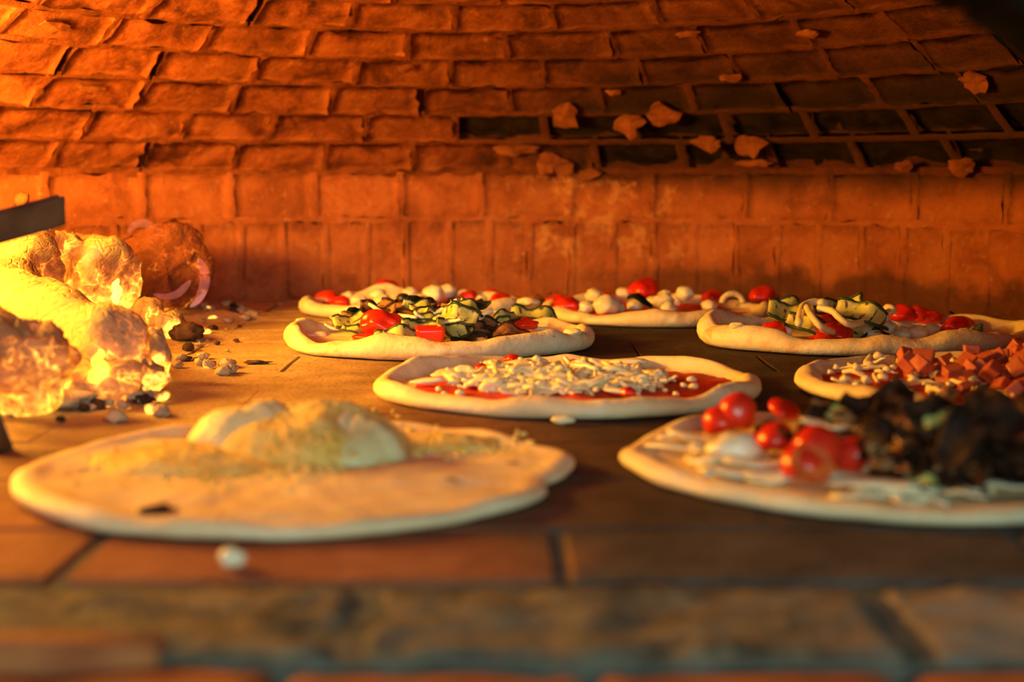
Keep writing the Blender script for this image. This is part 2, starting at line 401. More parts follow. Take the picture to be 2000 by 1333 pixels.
mv, mf = [], []          # mortar strips, joined
mvw, mfw = [], []
def brick_mesh(phi0, phi1, s0, s1, front, back, seed, mat, rough=0.0018, nu=9, nv=5, drop=0.0035):
    """front, back: depth towards the oven's inside"""
    vs, fs = [], []; g = {}
    jit = lambda k: N(seed * 1.37 + k * 2.1, k) * 0.004
    for iu in range(nu + 1):
        for iv in range(nv + 1):
            u, v = iu / nu, iv / nv
            e = 1 - max(smooth(0.86, 1, abs(2 * u - 1)), smooth(0.72, 1, abs(2 * v - 1)))
            ph = phi0 + (phi1 - phi0) * u + (jit(1) * (1 - u) + jit(2) * u) / RAD * (1 if v > .5 else -1)
            s = s0 + (s1 - s0) * v + (jit(3) * (1 - v) + jit(4) * v) * (u - 0.5)
            if iu in (0, nu): ph += N(v * 4 + seed, 5.0) * 0.007
            if iv in (0, nv): s += N(u * 5 + seed, 9.0) * 0.007
            q = shellp(ph, s)
            w = front - drop * (1 - e) + rough * 2 * N(q.x * 28 + seed, q.y * 28, q.z * 28) + rough * 1.2 * N(q.x * 70, q.y * 70 + seed, q.z * 70) + jit(6) * (u - .5) * 1.2
            g[iu, iv] = len(vs); vs.append(shellp(ph, s, w))
    fs += [[g[i, j], g[i, j + 1], g[i + 1, j + 1], g[i + 1, j]] for i in range(nu) for j in range(nv)]
    c4 = []
    for iu, iv in ((0, 0), (nu, 0), (nu, nv), (0, nv)):
        c4.append(len(vs)); vs.append(shellp(phi0 + (phi1 - phi0) * iu / nu, s0 + (s1 - s0) * iv / nv, back))
    fs.append([c4[0], c4[1]] + [g[i, 0] for i in range(nu, -1, -1)])
    fs.append([c4[1], c4[2]] + [g[nu, j] for j in range(nv, -1, -1)])
    fs.append([c4[2], c4[3]] + [g[i, nv] for i in range(0, nu + 1)])
    fs.append([c4[3], c4[0]] + [g[0, j] for j in range(0, nv + 1)])
    return mdata('brick', vs, fs, mat)
def strip(V, Fc, phi0, phi1, s0, s1, w, seed, n=6):
    b = len(V); horiz = (phi1 - phi0) * RAD > (s1 - s0)
    for i in range(n + 1):
        t = i / n
        for j in (0, 1, 2):
            ww = w + (0.0022 * N(seed * 2.3 + t * 4, 3.3) + 0.0016 * N(seed + t * 13)) - (0.0016 if j != 1 else 0)
            if horiz: p = shellp(phi0 + (phi1 - phi0) * t, s0 + (s1 - s0) * j / 2, ww)
            else: p = shellp(phi0 + (phi1 - phi0) * j / 2, s0 + (s1 - s0) * t, ww)
            V.append(p)
    for i in range(n):
        for j in (0, 1):
            a = b + i * 3 + j; Fc.append([a, a + 1, a + 4, a + 3])

def pix(p):
    d = Vector(p) - Vector((0, 0, CAM_H)); z = d.y * CA - d.z * SA
    return 1000 + F * d.x / z, 666.5 - F * (d.y * SA + d.z * CA) / z

def course(s0, s1, bw, off, lim, parent, V, Fc, mat, joint=0.007):
    r = prof((s0 + s1) / 2)[0]; n = max(6, round(2 * math.pi * r / bw)); st = 2 * math.pi / n
    k0, k1 = int(-lim / st), int(lim / st)
    for k in range(k0, k1 + 1):
        a = (k + off) * st + N(k * 1.3, s0 * 40) * 0.10 * st; b = (k + 1 + off) * st + N((k + 1) * 1.3, s0 * 40) * 0.10 * st
        hj = joint / 2 / r
        crackk = parent is dome and N(k * 5.1, s0 * 77) > .28
        if parent is dome and N((k - 1) * 5.1, s0 * 77) > .28: a += hj * .5
        if crackk: b -= hj * .5
        mid = shellp((a + b) / 2, (s0 + s1) / 2)
        if mid.y < MOUTH_Y + 0.10: continue
        seed = k * 7.7 + s0 * 91
        x, y = pix(mid)
        sp = parent is dome and (
            (930 < x < 1240 and 225 < y < 262) or (1240 < x < 1560 and 205 < y < 320) or
            (1560 < x < 2150 and 225 < y < 330) or (1100 < x < 1350 and 262 < y < 320))
        front = -0.011 if sp else (N(seed, 2.2) * (0.0012 if parent is wall else 0.0035))
        m = brick_mesh(a + hj, b - hj, s0 + joint / 2, s1 - joint / 2, front, -0.022 if sp else -0.016, seed, M['spalled'] if sp else mat, 0.003 if sp else (0.0012 if parent is wall else 0.0024), drop=0.0008 if parent is wall else 0.0016)
        o = link('brick', m, parent)
        if sp: o['label'] = 'blackened brick whose face has broken away'
        mw = 0.0004 if parent is wall else -0.0012
        if not crackk: strip(V, Fc, b - hj * 1.7, b + hj * 1.7, s0, s1, mw, seed)
        strip(V, Fc, a, b, s0 - joint * .85, s0 + joint * .85, mw, seed + 5, 8)

LIM = math.radians(112)
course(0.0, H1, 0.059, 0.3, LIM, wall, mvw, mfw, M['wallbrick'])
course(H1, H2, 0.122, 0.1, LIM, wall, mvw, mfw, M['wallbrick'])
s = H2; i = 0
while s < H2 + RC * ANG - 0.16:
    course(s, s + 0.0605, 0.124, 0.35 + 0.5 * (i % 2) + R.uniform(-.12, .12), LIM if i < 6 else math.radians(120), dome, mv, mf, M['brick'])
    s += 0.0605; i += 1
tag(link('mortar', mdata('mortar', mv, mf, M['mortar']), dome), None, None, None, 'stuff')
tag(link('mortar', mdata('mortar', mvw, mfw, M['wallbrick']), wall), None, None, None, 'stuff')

# peeling flakes hanging from the dome: thin curled shards
def flake(px, py, w, h, seed, tilt=0.5):
    phi = 0; best = None
    # find the shell point under the pixel
    for ip in range(-90, 91):
        for js in range(0, 60):
            p = shellp(math.radians(ip), 0.10 + js * 0.008)
            if p.y < 1.0: continue
            q = pix(p); d = (q[0] - px) ** 2 + (q[1] - py) ** 2
            if best is None or d < best[0]: best = (d, math.radians(ip), 0.10 + js * 0.008)
    _, phi, s = best
    vs, fs = [], []; n = 16
    sc = 1.86 / F
    for lay in (0, 1):
        vs.append(shellp(phi, s, 0.007 + lay * 0.002))
        for k in range(n):
            a = 2 * math.pi * k / n
            rr = 1 + .5 * N(math.cos(a) * 1.5 + seed * 3, math.sin(a) * 1.5, seed) + .35 * N(a * 4, seed)
            u, v = math.cos(a) * w / 2 * sc * rr, math.sin(a) * h / 2 * 1.4 * sc * rr
            lift = 0.004 + tilt * max(0, -v) * 1.0 + 0.003 * N(u * 50, v * 50, seed)
            vs.append(shellp(phi + u / RAD, s + v, lift + lay * 0.002))
    for k in range(n):
        k2 = (k + 1) % n
        fs.append([0, 1 + k2, 1 + k]); fs.append([n + 1, n + 2 + k, n + 2 + k2])
        fs.append([1 + k, 1 + k2, n + 2 + k2, n + 2 + k])
    link('plaster_flake', mdata('plaster_flake', vs, fs, M['flake'], False), dome)
for i, (px, py, w, h, tl) in enumerate([(1080, 312, 70, 46, .8), (1147, 333, 66, 22, .5), (1222, 232, 62, 30, .8), (1110, 215, 62, 46, .2), (1462, 272, 64, 34, .8),
        (1390, 276, 70, 26, .4), (1470, 318, 70, 10, .4), (1005, 288, 90, 16, .4), (1910, 152, 62, 26, .5), (1580, 55, 56, 14, .4), (1760, 318, 36, 16, .4),
        (1290, 215, 70, 44, .4), (1420, 148, 52, 12, .4), (1875, 318, 60, 26, .4), (955, 70, 22, 5, .4), (1195, 172, 40, 9, .4), (180, 165, 60, 10, .3), (110, 50, 90, 20, .3), (1350, 55, 60, 10, .3), (800, 128, 44, 14, .2)]):
    flake(px, py, w, h, i + 1.5, tl)

# the mouth: sooty front wall, its unlit side painted black, with a low arch, camera looks through it
AX, AW, ASP, ARISE = -0.055, 0.330, 0.125, 0.172     # centre, half width, springing height, rise
def arch(a, k=1.0, extra=0.0):
    return (AX + (AW + extra) * math.cos(a), ASP + (ARISE + extra) * math.sin(a))
front = tag(bpy.data.objects.new('wall_front', None), 'sooty arched mouth wall of the oven, its unlit side painted black', None, None, 'structure'); COL.objects.link(front)
Y0, Y1 = MOUTH_Y, MOUTH_Y + 0.06
nA = 21
for k in range(nA):
    a0, a1 = math.pi * (k + .03) / nA, math.pi * (k + .97) / nA
    am = (a0 + a1) / 2
    q = [arch(a0), arch(am), arch(a1), arch(a1, 1, .09), arch(am, 1, .09), arch(a0, 1, .09)]
    j = N(k * 3.3) * 0.006
    vs = [(x, Y0 + j, z) for x, z in q] + [(x, Y1 + j, z) for x, z in q]
    fs = [[0, 1, 2, 3, 4, 5], [11, 10, 9, 8, 7, 6]] + [[i, (i + 1) % 6 + 0, (i + 1) % 6 + 6, i + 6][::-1] for i in range(6)]
    link('brick', mdata('brick', vs, fs, M['soot'], False), front)
vs, fs = [], []; n = 40
inner = [(AX + AW + .085, -0.007)] + [arch(math.pi * i / n, 1, .085) for i in range(n + 1)] + [(AX - AW - .085, -0.007)]
outer = []
for x, z in inner:
    t = max(abs(x - AX) / 0.86, max(z, 0.0) / 0.62, 1e-3)
    outer.append((AX + (x - AX) / t, z / t if z > 0 else -0.007))
outer[0] = (AX + .86, -0.007); outer[-1] = (AX - .86, -0.007)
for Y in (Y0 + 0.008, Y1 - 0.004):
    vs += [(x, Y, z) for x, z in inner] + [(x, Y, z) for x, z in outer]
L = len(inner)
for i in range(L - 1):
    fs.append([i, i + 1, L + i + 1, L + i]); fs.append([2 * L + i, 3 * L + i, 3 * L + i + 1, 2 * L + i + 1])
link('mouth_wall', mdata('mouth_wall', vs, fs, M['soot'], False), front)
for sx in (-1, 1):
    for k in range(2):
        x0 = AX + sx * AW; x1 = x0 + sx * .09
        link('brick', mdata('brick', *box_vf(min(x0, x1), max(x0, x1), Y0, Y1, 0.001 + k * .062, 0.061 + k * .062, .003), M['soot'], False), front)

# ------------------------------------------------------------------ the floor bricks
def tile(x0, x1, y0, y1, seed, mat, top=0.0, bev=0.0022, rough=0.0, nx=2, ny=2, thick=0.03):
    """rectangular brick with a wavering, bevelled top; local coordinates"""
    cx, cy = (x0 + x1) / 2, (y0 + y1) / 2; hx, hy = (x1 - x0) / 2, (y1 - y0) / 2
    vs, fs, g = [], [], {}
    us = [-1, -1 + bev / hx] + [-1 + 2 * i / nx for i in range(1, nx)] + [1 - bev / hx, 1]
    ws = [-1, -1 + bev / hy] + [-1 + 2 * i / ny for i in range(1, ny)] + [1 - bev / hy, 1]
    for i, u in enumerate(us):
        for j, v in enumerate(ws):
            edge = i in (0, len(us) - 1) or j in (0, len(ws) - 1)
            wob = 0.0022 if edge or i in (1, len(us) - 2) or j in (1, len(ws) - 2) else 0
            x = u * hx + wob * N(v * 3 + seed, u * 3); y = v * hy + wob * N(u * 4 + seed, 7 + v)
            z = top - (bev if edge else 0) + rough * N((x + cx) * 45, (y + cy) * 45, seed) + rough * .6 * N((x + cx) * 120, (y + cy) * 120, seed)
            g[i, j] = len(vs); vs.append((x, y, z))
    I, J = len(us), len(ws)
    fs += [[g[i, j], g[i + 1, j], g[i + 1, j + 1], g[i, j + 1]] for i in range(I - 1) for j in range(J - 1)]
    b = len(vs); vs += [(-hx, -hy, -thick), (hx, -hy, -thick), (hx, hy, -thick), (-hx, hy, -thick)]
    fs.append([b, b + 1] + [g[i, 0] for i in range(I - 1, -1, -1)])
    fs.append([b + 1, b + 2] + [g[I - 1, j] for j in range(J - 1, -1, -1)])
    fs.append([b + 2, b + 3] + [g[i, J - 1] for i in range(I)])
    fs.append([b + 3, b] + [g[0, j] for j in range(J)])
    fs.append([b + 3, b + 2, b + 1, b])
    return mdata('brick', vs, fs, mat, nx > 4), (cx, cy)
def lay(x0, x1, y0, y1, seed, mat, **kw):
    m, (cx, cy) = tile(x0, x1, y0, y1, seed, mat, **kw)
    return link('brick', m, floor, (cx, cy, 0))
ROW0 = 0.5825
y = ROW0; i = 0; g = 0.0055
while y < 1.98:
    d = 0.092 if i == 0 else 0.112; g = 0.0055 if i < 1 else 0.0018
    off = 0.023 if i == 0 else (0.023 + 0.11 * ((i) % 2) - 0.23)
    for k in range(-6, 7):
        x0 = off + k * 0.2225
        if x0 > 0.86 or x0 + 0.2225 < -0.94: continue
        jj = N(k * 2.2, i * 1.7) * 0.006
        yc = y + d / 2
        if math.hypot(x0 + 0.11 - CX, yc - CY) > RAD + 0.06 and i > 0: continue
        lay(x0 + g / 2 + jj, x0 + 0.2225 - g / 2 + jj, y + g / 2, y + d - g / 2, i * 3.1 + k, M['floor'], top=N(k * 4, i) * 0.0003 - 0.0006, rough=0.0008, bev=0.0022 if i < 1 else 0.0009)
    y += d; i += 1
for k in range(-4, 5):
    x0 = -0.062 + k * 0.213
    if abs(x0 + .1) > 0.75: continue
    lay(x0 + 0.005, x0 + 0.213 - 0.005, 0.4905, 0.5755, k * 2.7 + 40, M['stone'], top=-0.001, bev=0.004, rough=0.0040, nx=24, ny=12, thick=0.05)
for k in range(-6, 6):
    x0 = -0.084 + k * 0.112
    lay(x0 + 0.003, x0 + 0.109, 0.385, 0.4825, k * 1.9 + 70, M['redbrick'], top=-0.004, bev=0.004, rough=0.003, nx=8, ny=6, thick=0.05)
lay(-0.35, -0.130, 0.4865, 0.5030, 90, M['redbrick'], top=0.004, bev=0.003, rough=0.002, nx=8, ny=3, thick=0.05)

# ------------------------------------------------------------------ pizzas
class Pizza:
    def __init__(s, name, label, l, r, f, b, seed, rim_h=0.013, rim_w=0.022, base=0.006, mat='dough', wob=0.03, rises=(), nr=26, nt=180, y_over=None, bumps=()):
        xm = (l + r) / 2
        yf = at(xm, f, 0).y - .005; yb = at(xm, b, rim_h).y
        if y_over: yf, yb = y_over
        s.cy = (yf + yb) / 2; s.ry = (yb - yf) / 2
        dep = s.cy * CA + (CAM_H - 0.006) * SA
        x0, x1 = (l - 1000) * dep / F, (r - 1000) * dep / F
        s.cx = (x0 + x1) / 2; s.rx = (x1 - x0) / 2
        s.seed, s.rh, s.rw, s.base, s.wob, s.rises, s.bumps = seed, rim_h, rim_w, base, wob, rises, bumps
        s.root = bpy.data.objects.new(name, None); COL.objects.link(s.root); s.root.location = (s.cx, s.cy, 0)
        s.root.empty_display_size = 0.05
        tag(s.root, label, 'pizza', 'pizzas baking on the oven floor')
        vs, fs = [], []
        rings = [('i', (i + 1) / nr) for i in range(nr)] + [('o', math.radians(a)) for a in (75, 55, 35, 15, -10, -35, -60, -90)]
        vs.append((0, 0, s.h(0, 0)))
        for kd, val in rings:
            for k in range(nt):
                th = 2 * math.pi * k / nt; rr = s.rad(th); rh, rw = s.rim(th)
                ct, st = math.cos(th), math.sin(th)
                if kd == 'i':
                    ro = (rr - rw * .5) * (1 - (1 - val) ** 1.15)
                    vs.append((ro * ct, ro * st, s.h(ro * ct, ro * st)))
                else:
                    e = .5 * rw * (1 - math.cos(val))
                    z = rh * .5 + rh * .5 * math.sin(val)
                    vs.append(((rr - e) * ct, (rr - e) * st, max(0.0003, z)))
        for k in range(nt): fs.append([0, 1 + k, 1 + (k + 1) % nt])
        for i in range(len(rings) - 1):
            for k in range(nt):
                a = 1 + i * nt + k; b_ = 1 + i * nt + (k + 1) % nt
                fs.append([a, a + nt, b_ + nt, b_])
        last = 1 + (len(rings) - 1) * nt
        fs.append([last + k for k in range(nt)][::-1])
        s.crust = link('crust', mdata('crust', vs, fs, M[mat]), s.root)
    def rad(s, th):
        c, n = math.cos(th), math.sin(th)
        r = 1 / math.sqrt((c / s.rx) ** 2 + (n / s.ry) ** 2)
        r *= 1 + s.wob * 1.4 * N(c * 1.5 + s.seed, n * 1.5) + 0.008 * N(c * 5 + s.seed, n * 5, 3)
        for (deg, wd, am) in s.bumps:
            d = (math.degrees(th) - deg + 180) % 360 - 180
            r += am * math.exp(-(d / wd) ** 2)
        return r
    def rim(s, th):
        c, n = math.cos(th), math.sin(th)
        k = 1 + 0.5 * N(c * 2.2 + s.seed * 2, n * 2.2, 8) + 0.14 * N(c * 6 + s.seed, n * 6, 1)
        h = s.rh * k
        for (deg, wd, am) in s.rises:
            d = (math.degrees(th) - deg + 180) % 360 - 180
            h += am * math.exp(-(d / wd) ** 2)
        return h, s.rw * (1 + 0.3 * N(c * 3 - s.seed, n * 3, 5))
    def h(s, x, y):
        th = math.atan2(y, x); ro = math.hypot(x, y)
        rr = s.rad(th); rh, rw = s.rim(th); e = rr - ro
        b = s.base + 0.0022 * N(x * 22 + s.seed, y * 22) + 0.0012 * N(x * 60, y * 60 + s.seed)
        k = e / rw
        if k >= 1: return b
        return b + (rh - b) * .5 * (1 + math.cos(math.pi * (2 * max(k, .5) - 1)))
    def W(s, px, py, z):
        p = at(px, py, z); return (p.x - s.cx, p.y - s.cy, z)
    def G(s, px, py, lift=0.0):
        """on the surface under the pixel (local)"""
        z = s.base + lift
        for _ in range(4):
            p = at(px, py, z); z = s.h(p.x - s.cx, p.y - s.cy) + lift
        return (p.x - s.cx, p.y - s.cy, z)
    def put(s, name, m, loc, rot=(0, 0, 0), sc=1.0, parent=None):
        return link(name, m, parent or s.root, loc, rot, sc)
    def patch(s, name, mat, cx, cy, rx, ry, seed, lift=0.0016, nr=14, nt=90, amp=0.22, hole=None):
        """thin spread (sauce) that follows the dough; centre and radii local metres"""
        vs, fs = [], []
        for i in range(nr + 1):
            for k in range(nt):
                th = 2 * math.pi * k / nt; c, n = math.cos(th), math.sin(th)
                q = (1 + amp * N(c * 1.6 + seed, n * 1.6) + amp * .5 * N(c * 6 + seed, n * 6)) * i / nr
                x, y = cx + rx * q * c, cy + ry * q * n
                l = lift * math.sqrt(max(0, 1 - (i / nr) ** 6)) - (0.001 if i == nr else 0) + 0.0012 * N(x * 80 + seed, y * 80)
                vs.append((x, y, s.h(x, y) + max(l, 0.0004 if i < nr else -0.001)))
        for i in range(nr):
            for k in range(nt):
                k2 = (k + 1) % nt
                fs.append([i * nt + k, (i + 1) * nt + k, (i + 1) * nt + k2, i * nt + k2])
        return link(name, mdata(name, vs, fs, M[mat]), s.root)

# ---- shared topping shapes
def shred_mesh(seed, L=0.03, r=0.0021, curl=1.0, mat='cheese'):
    rr = random.Random(seed); a = rr.uniform(-1, 1) * curl; b = rr.uniform(-.5, .5)
    pts = []
    for i in range(9):
        t = i / 8 - .5
        ang = a * t * 2.2
        pts.append((L * t * math.cos(ang * .5), L * .45 * math.sin(ang) * abs(t) * 2 + .001 * N(t * 9 + seed), .004 * b * math.cos(t * 5) + .0015 * N(t * 6, seed)))
    rad = [r * (.55 + .45 * math.sin(math.pi * (i + .6) / 9.2)) for i in range(9)]
    return mdata('cheese_shred', *tube(pts, rad, 6, .75), M[mat])
SHRED = [shred_mesh(i, R.uniform(.018, .032), R.uniform(.0024, .0036), 1.8) for i in range(14)]
FATSHRED = [shred_mesh(40 + i, R.uniform(.024, .04), R.uniform(.003, .0045), 1.2, 'mozz') for i in range(6)]
def lump(name, size, seed, mat, amp=.2, sub=3, flat=None, fine=0.0, freq=1.6):
    return mdata(name, *blob(size, seed, amp, freq, sub, flat, fine), M[mat])
BALL = [lump('cheese_ball', (.0095, .009, .0075), i * 2.3, 'mozz', .12, 3) for i in range(4)]
CRUMB = [lump('cheese_crumb', (.005, .004, .0035), i * 1.9, 'cheese', .3, 2) for i in range(5)]
TOM = [lump('tomato_piece', (.014, .011, .008), i * 4.1 + 1, 'tomato', .16, 3, -.45) for i in range(4)]
def cherry(seed, r=0.0135):
    """halved cherry tomato: round skin, cut face shown as its own part"""
    return mdata('tomato_half', *blob((r, r, r * .95), seed, .06, 1.2, 3, -.35), M['tomato'])
CHER = [cherry(i * 3.3) for i in range(3)]
def disc_face(r, seed, mat):
    vs = [(0, 0, .0006)]; n = 20; fs = []
    for j, q in ((1, .5), (2, 1.0)):
        for k in range(n):
            a = 2 * math.pi * k / n; rr = r * q * (1 + .06 * N(math.cos(a) * 2 + seed, math.sin(a) * 2))
            vs.append((rr * math.cos(a), rr * math.sin(a), .0006 - (.0008 if j == 1 else 0) + .0006 * N(a * 3, j)))
    for k in range(n):
        k2 = (k + 1) % n; fs.append([0, 1 + k, 1 + k2]); fs.append([1 + k, 1 + n + k, 1 + n + k2, 1 + k2])
    return mdata('cut_face', vs, fs, M[mat])
CUT = disc_face(.0115, 1, 'tomatoflesh')

def slice_mesh(seed, L=.05, Wd=.022, th=.0035, bend=.010, mat='zucchini', rindmat='rind', nu=12, nv=6):
    """a long slice, bent and wavy; returns flesh mesh and the rind edging mesh"""
    rr = random.Random(seed); ph = rr.uniform(0, 6); cu = rr.choice((-1, 1)) * rr.uniform(.6, 1.2)
    def pt(u, v, w):
        half = Wd / 2 * (1 - .25 * abs(u) ** 4) * (1 + .1 * N(u * 2 + seed, 4))
        x = u * L / 2; y = v * half
        z = bend * cu * (u * u - .4) + bend * .45 * math.sin(u * 4.5 + ph) * (.6 + .4 * v) + .002 * N(u * 5, v * 3, seed) + bend * .3 * v * v
        return (x, y, z + w)
    vs, fs = [], []; g = {}
    for lay_ in (0, 1):
        for i in range(nu + 1):
            for j in range(nv + 1):
                g[lay_, i, j] = len(vs); vs.append(pt(2 * i / nu - 1, 2 * j / nv - 1, (lay_ - .5) * th))
    for i in range(nu):
        for j in range(nv):
            a, b, c, d = (i, j), (i + 1, j), (i + 1, j + 1), (i, j + 1)
            fs.append([g[1, a[0], a[1]], g[1, b[0], b[1]], g[1, c[0], c[1]], g[1, d[0], d[1]]])
            fs.append([g[0, a[0], a[1]], g[0, d[0], d[1]], g[0, c[0], c[1]], g[0, b[0], b[1]]])
    per = [(i, 0) for i in range(nu + 1)] + [(nu, j) for j in range(1, nv + 1)] + [(i, nv) for i in range(nu - 1, -1, -1)] + [(0, j) for j in range(nv - 1, 0, -1)]
    for q in range(len(per)):
        a, b = per[q], per[(q + 1) % len(per)]
        fs.append([g[0, a[0], a[1]], g[0, b[0], b[1]], g[1, b[0], b[1]], g[1, a[0], a[1]]])
    flesh = mdata('slice', vs, fs, M[mat])
    rv, rf = [], []
    for sgn in (-1, 1):
        tv, tf = tube([pt(2 * i / nu - 1, sgn * 1.02, 0) for i in range(nu + 1)], th * .62, 6)
        rf += [[x + len(rv) for x in f] for f in tf]; rv += tv
    return flesh, mdata('rind', rv, rf, M[rindmat])
ZUC = [slice_mesh(i, R.uniform(.042, .06), R.uniform(.018, .026), .0032, R.uniform(.006, .013)) for i in range(6)]
AUB = [slice_mesh(30 + i, R.uniform(.045, .07), R.uniform(.014, .026), .004, R.uniform(.008, .018), 'auber', 'aubskin') for i in range(6)]
DARK = [slice_mesh(60 + i, R.uniform(.04, .075), R.uniform(.018, .030), .004, R.uniform(.012, .022), 'aubskin', 'aubskin') for i in range(6)]
def put_slice(pz, kind, k, loc, rot, sc=1.0):
    arr, nm = {'z': (ZUC, 'zucchini_slice'), 'a': (AUB, 'aubergine_slice'), 'd': (DARK, 'aubergine_slice')}[kind]
    fl, ri = arr[k % len(arr)]
    o = pz.put(nm, fl, loc, rot, sc); link('rind', ri, o)
    return o
HAM = []
for i in range(6):
    rr = random.Random(i + 5); a = [rr.uniform(.0055, .0085) for _ in range(3)]
    bm = bmesh.new(); bmesh.ops.create_cube(bm, size=2)
    for v in bm.verts: v.co = Vector((v.co.x * a[0] * rr.uniform(.85, 1.1), v.co.y * a[1] * rr.uniform(.85, 1.1), v.co.z * a[2] * rr.uniform(.85, 1.1)))
    bmesh.ops.bevel(bm, geom=bm.edges[:], offset=.0014, segments=2, affect='EDGES', profile=.5)
    m = bpy.data.meshes.new('ham_cube'); bm.to_mesh(m); bm.free(); m.materials.append(M['ham']); HAM.append(m)
def leaf_mesh(seed, L=.03, Wd=.014, mat='leaf'):
    vs, fs = [], []; n = 8
    for i in range(n + 1):
        u = i / n; w = Wd / 2 * math.sin(math.pi * min(1, u * .96 + .02)) ** .7 * (1 + .25 * N(u * 6, seed))
        for j, v in enumerate((-1, 0, 1)):
            z = .004 * math.sin(u * 5 + seed) + .003 * abs(v)
            vs += [((u - .5) * L, v * w, z), ((u - .5) * L, v * w, z - .0009)]
    for i in range(n):
        for j in range(2):
            a = i * 6 + j * 2; fs.append([a, a + 6, a + 8, a + 2]); fs.append([a + 1, a + 3, a + 9, a + 7])
        a = i * 6; fs.append([a, a + 1, a + 7, a + 6]); fs.append([a + 4, a + 10, a + 11, a + 5])
    return mdata('leaf', vs, fs, M[mat])
LEAF = [leaf_mesh(i) for i in range(3)]

def spread_local(rr, cx, cy, rx, ry):
    while True:
        a, b = rr.uniform(-1, 1), rr.uniform(-1, 1)
        if a * a + b * b < 1: return cx + a * rx, cy + b * ry

rng = random.Random(11)
# 1: the big pale pizza in front -------------------------------------------------
p = Pizza('pizza', 'large pale pizza topped with a mound of grated cheese and one black leaf scrap', 50, 1100, 1060, 818, 2.0, .0095, .020, .0062, 'dough', .020, bumps=[(12, 10, .010), (-12, 7, -.010)])
def mound(pz, name, px, py, wpx, dep, hgt, seed, mat, rotz=0.0):
    """px,py: pixel of the middle of its foot"""
    c = pz.G(px, py); d = (c[1] + pz.cy)
    rx = wpx / 2 * d / F
    vs, fs = [], []; nr, nt = 22, 56
    for i in range(nr + 1):
        for k in range(nt):
            th = 2 * math.pi * k / nt; q = i / nr
            x = rx * q * math.cos(th) * (1 + .12 * N(math.cos(th) * 2 + seed, math.sin(th) * 2)); y = dep * q * math.sin(th) * (1 + .12 * N(math.cos(th) * 2 + seed, math.sin(th) * 2))
            z = hgt * (1 - q ** 2.6) ** .75 * (1 + .35 * N(x * 30 + seed, y * 30)) + .0022 * N(x * 130, y * 130, seed) * (1 - q) + .0012 * N(x * 380, y * 380, seed) * (1 - q ** 3)
            X, Y = x * math.cos(rotz) - y * math.sin(rotz), x * math.sin(rotz) + y * math.cos(rotz)
            vs.append((c[0] + X, c[1] + Y, pz.h(c[0] + X, c[1] + Y) + z - (.002 if i == nr else 0)))
    for i in range(nr):
        for k in range(nt):
            k2 = (k + 1) % nt; fs.append([i * nt + k, (i + 1) * nt + k, (i + 1) * nt + k2, i * nt + k2])
    return link(name, mdata(name, vs, fs, M[mat]), pz.root)
mound(p, 'soft_cheese', 495, 868, 270, .040, .0245, 3.1, 'burrata')
mound(p, 'soft_cheese', 690, 885, 220, .036, .0235, 7.7, 'burrata', -.2)
mound(p, 'grated_cheese', 620, 882, 370, .044, .0260, 5.2, 'powder', .1)
mound(p, 'grated_cheese', 385, 897, 430, .040, .0065, 9.2, 'powder')
mound(p, 'grated_cheese', 880, 868, 190, .020, .006, 12.2, 'powder')
bv, bf = [], []
for q in range(1500):
    if q < 800: px, py = rng.gauss(610, 75), rng.gauss(868, 26)
    elif q < 1300: px, py = rng.gauss(430, 110), rng.gauss(908, 16)
    else: px, py = rng.gauss(880, 70), rng.gauss(868, 12)
    c = p.G(px, py)
    # height of the mounds at this spot
    lift = 0
    if q < 800:
        e = ((px - 600) / 170) ** 2 + ((py - 875) / 48) ** 2
        lift = .024 * max(0, 1 - e) ** .6
    v_, f_ = blob((rng.uniform(.0014, .0030), rng.uniform(.0014, .0028), rng.uniform(.0012, .0022)), q, .3, 1.6, 1)
    bf += [[x + len(bv) for x in f] for f in f_]; bv += [(c[0] + a, c[1] + b, c[2] + lift + d) for a, b, d in v_]
tag(link('cheese_crumbs', mdata('cheese_crumbs', bv, bf, M['powder']), p.root), None, None, None, 'stuff')
c = p.G(303, 998, .0015); o = p.put('leaf', mdata('leaf', *blob((.0085, .0045, .0022), 5, .45, 1.8, 3), M['olive']), c, (0.25, 0, .45)); o['label'] = 'small black scrap of leaf'
for (px, py) in ((880, 935), (498, 862), (1000, 905)):
    p.put('browned_spot', lump('browned_spot', (.0035, .002, .0008), px, 'auber', .2, 2), p.G(px, py, .0002))

# 2: the middle pizza with tomato sauce and shredded cheese -----------------------
p = Pizza('pizza', 'middle pizza with red tomato sauce under a heap of shredded white cheese', 733, 1487, 822, 690, 5.4, .0150, .022, .006, 'dough', .022, rises=[(155, 14, .006), (95, 12, -.002)])
p.patch('tomato_sauce', 'sauce', .002, -.002, p.rx * .83, p.ry * .83, 4.4, .0022, amp=.12)
for q in range(260):
    x, y = spread_local(rng, -.008, .000, .090, .070)
    k = math.hypot((x + .008) / .095, y / .075)
    lv = rng.random() * (1 - k) ** .6
    z = p.h(x, y) + .0035 + .012 * lv
    p.put('cheese_shred', SHRED[rng.randrange(len(SHRED))], (x, y, z), (rng.uniform(-.5, .5), rng.uniform(-.45, .45), rng.uniform(0, 6.3)), rng.uniform(.8, 1.25))
for q in range(34):
    x, y = spread_local(rng, -.008, .0, .085, .066)
    p.put('cheese_clump', lump('cheese_clump', (rng.uniform(.006, .012), rng.uniform(.004, .008), rng.uniform(.003, .006)), q * 1.7, 'cheese', .35, 3, None, .12), (x, y, p.h(x, y) + .006), (0, 0, rng.uniform(-.5, .5)))
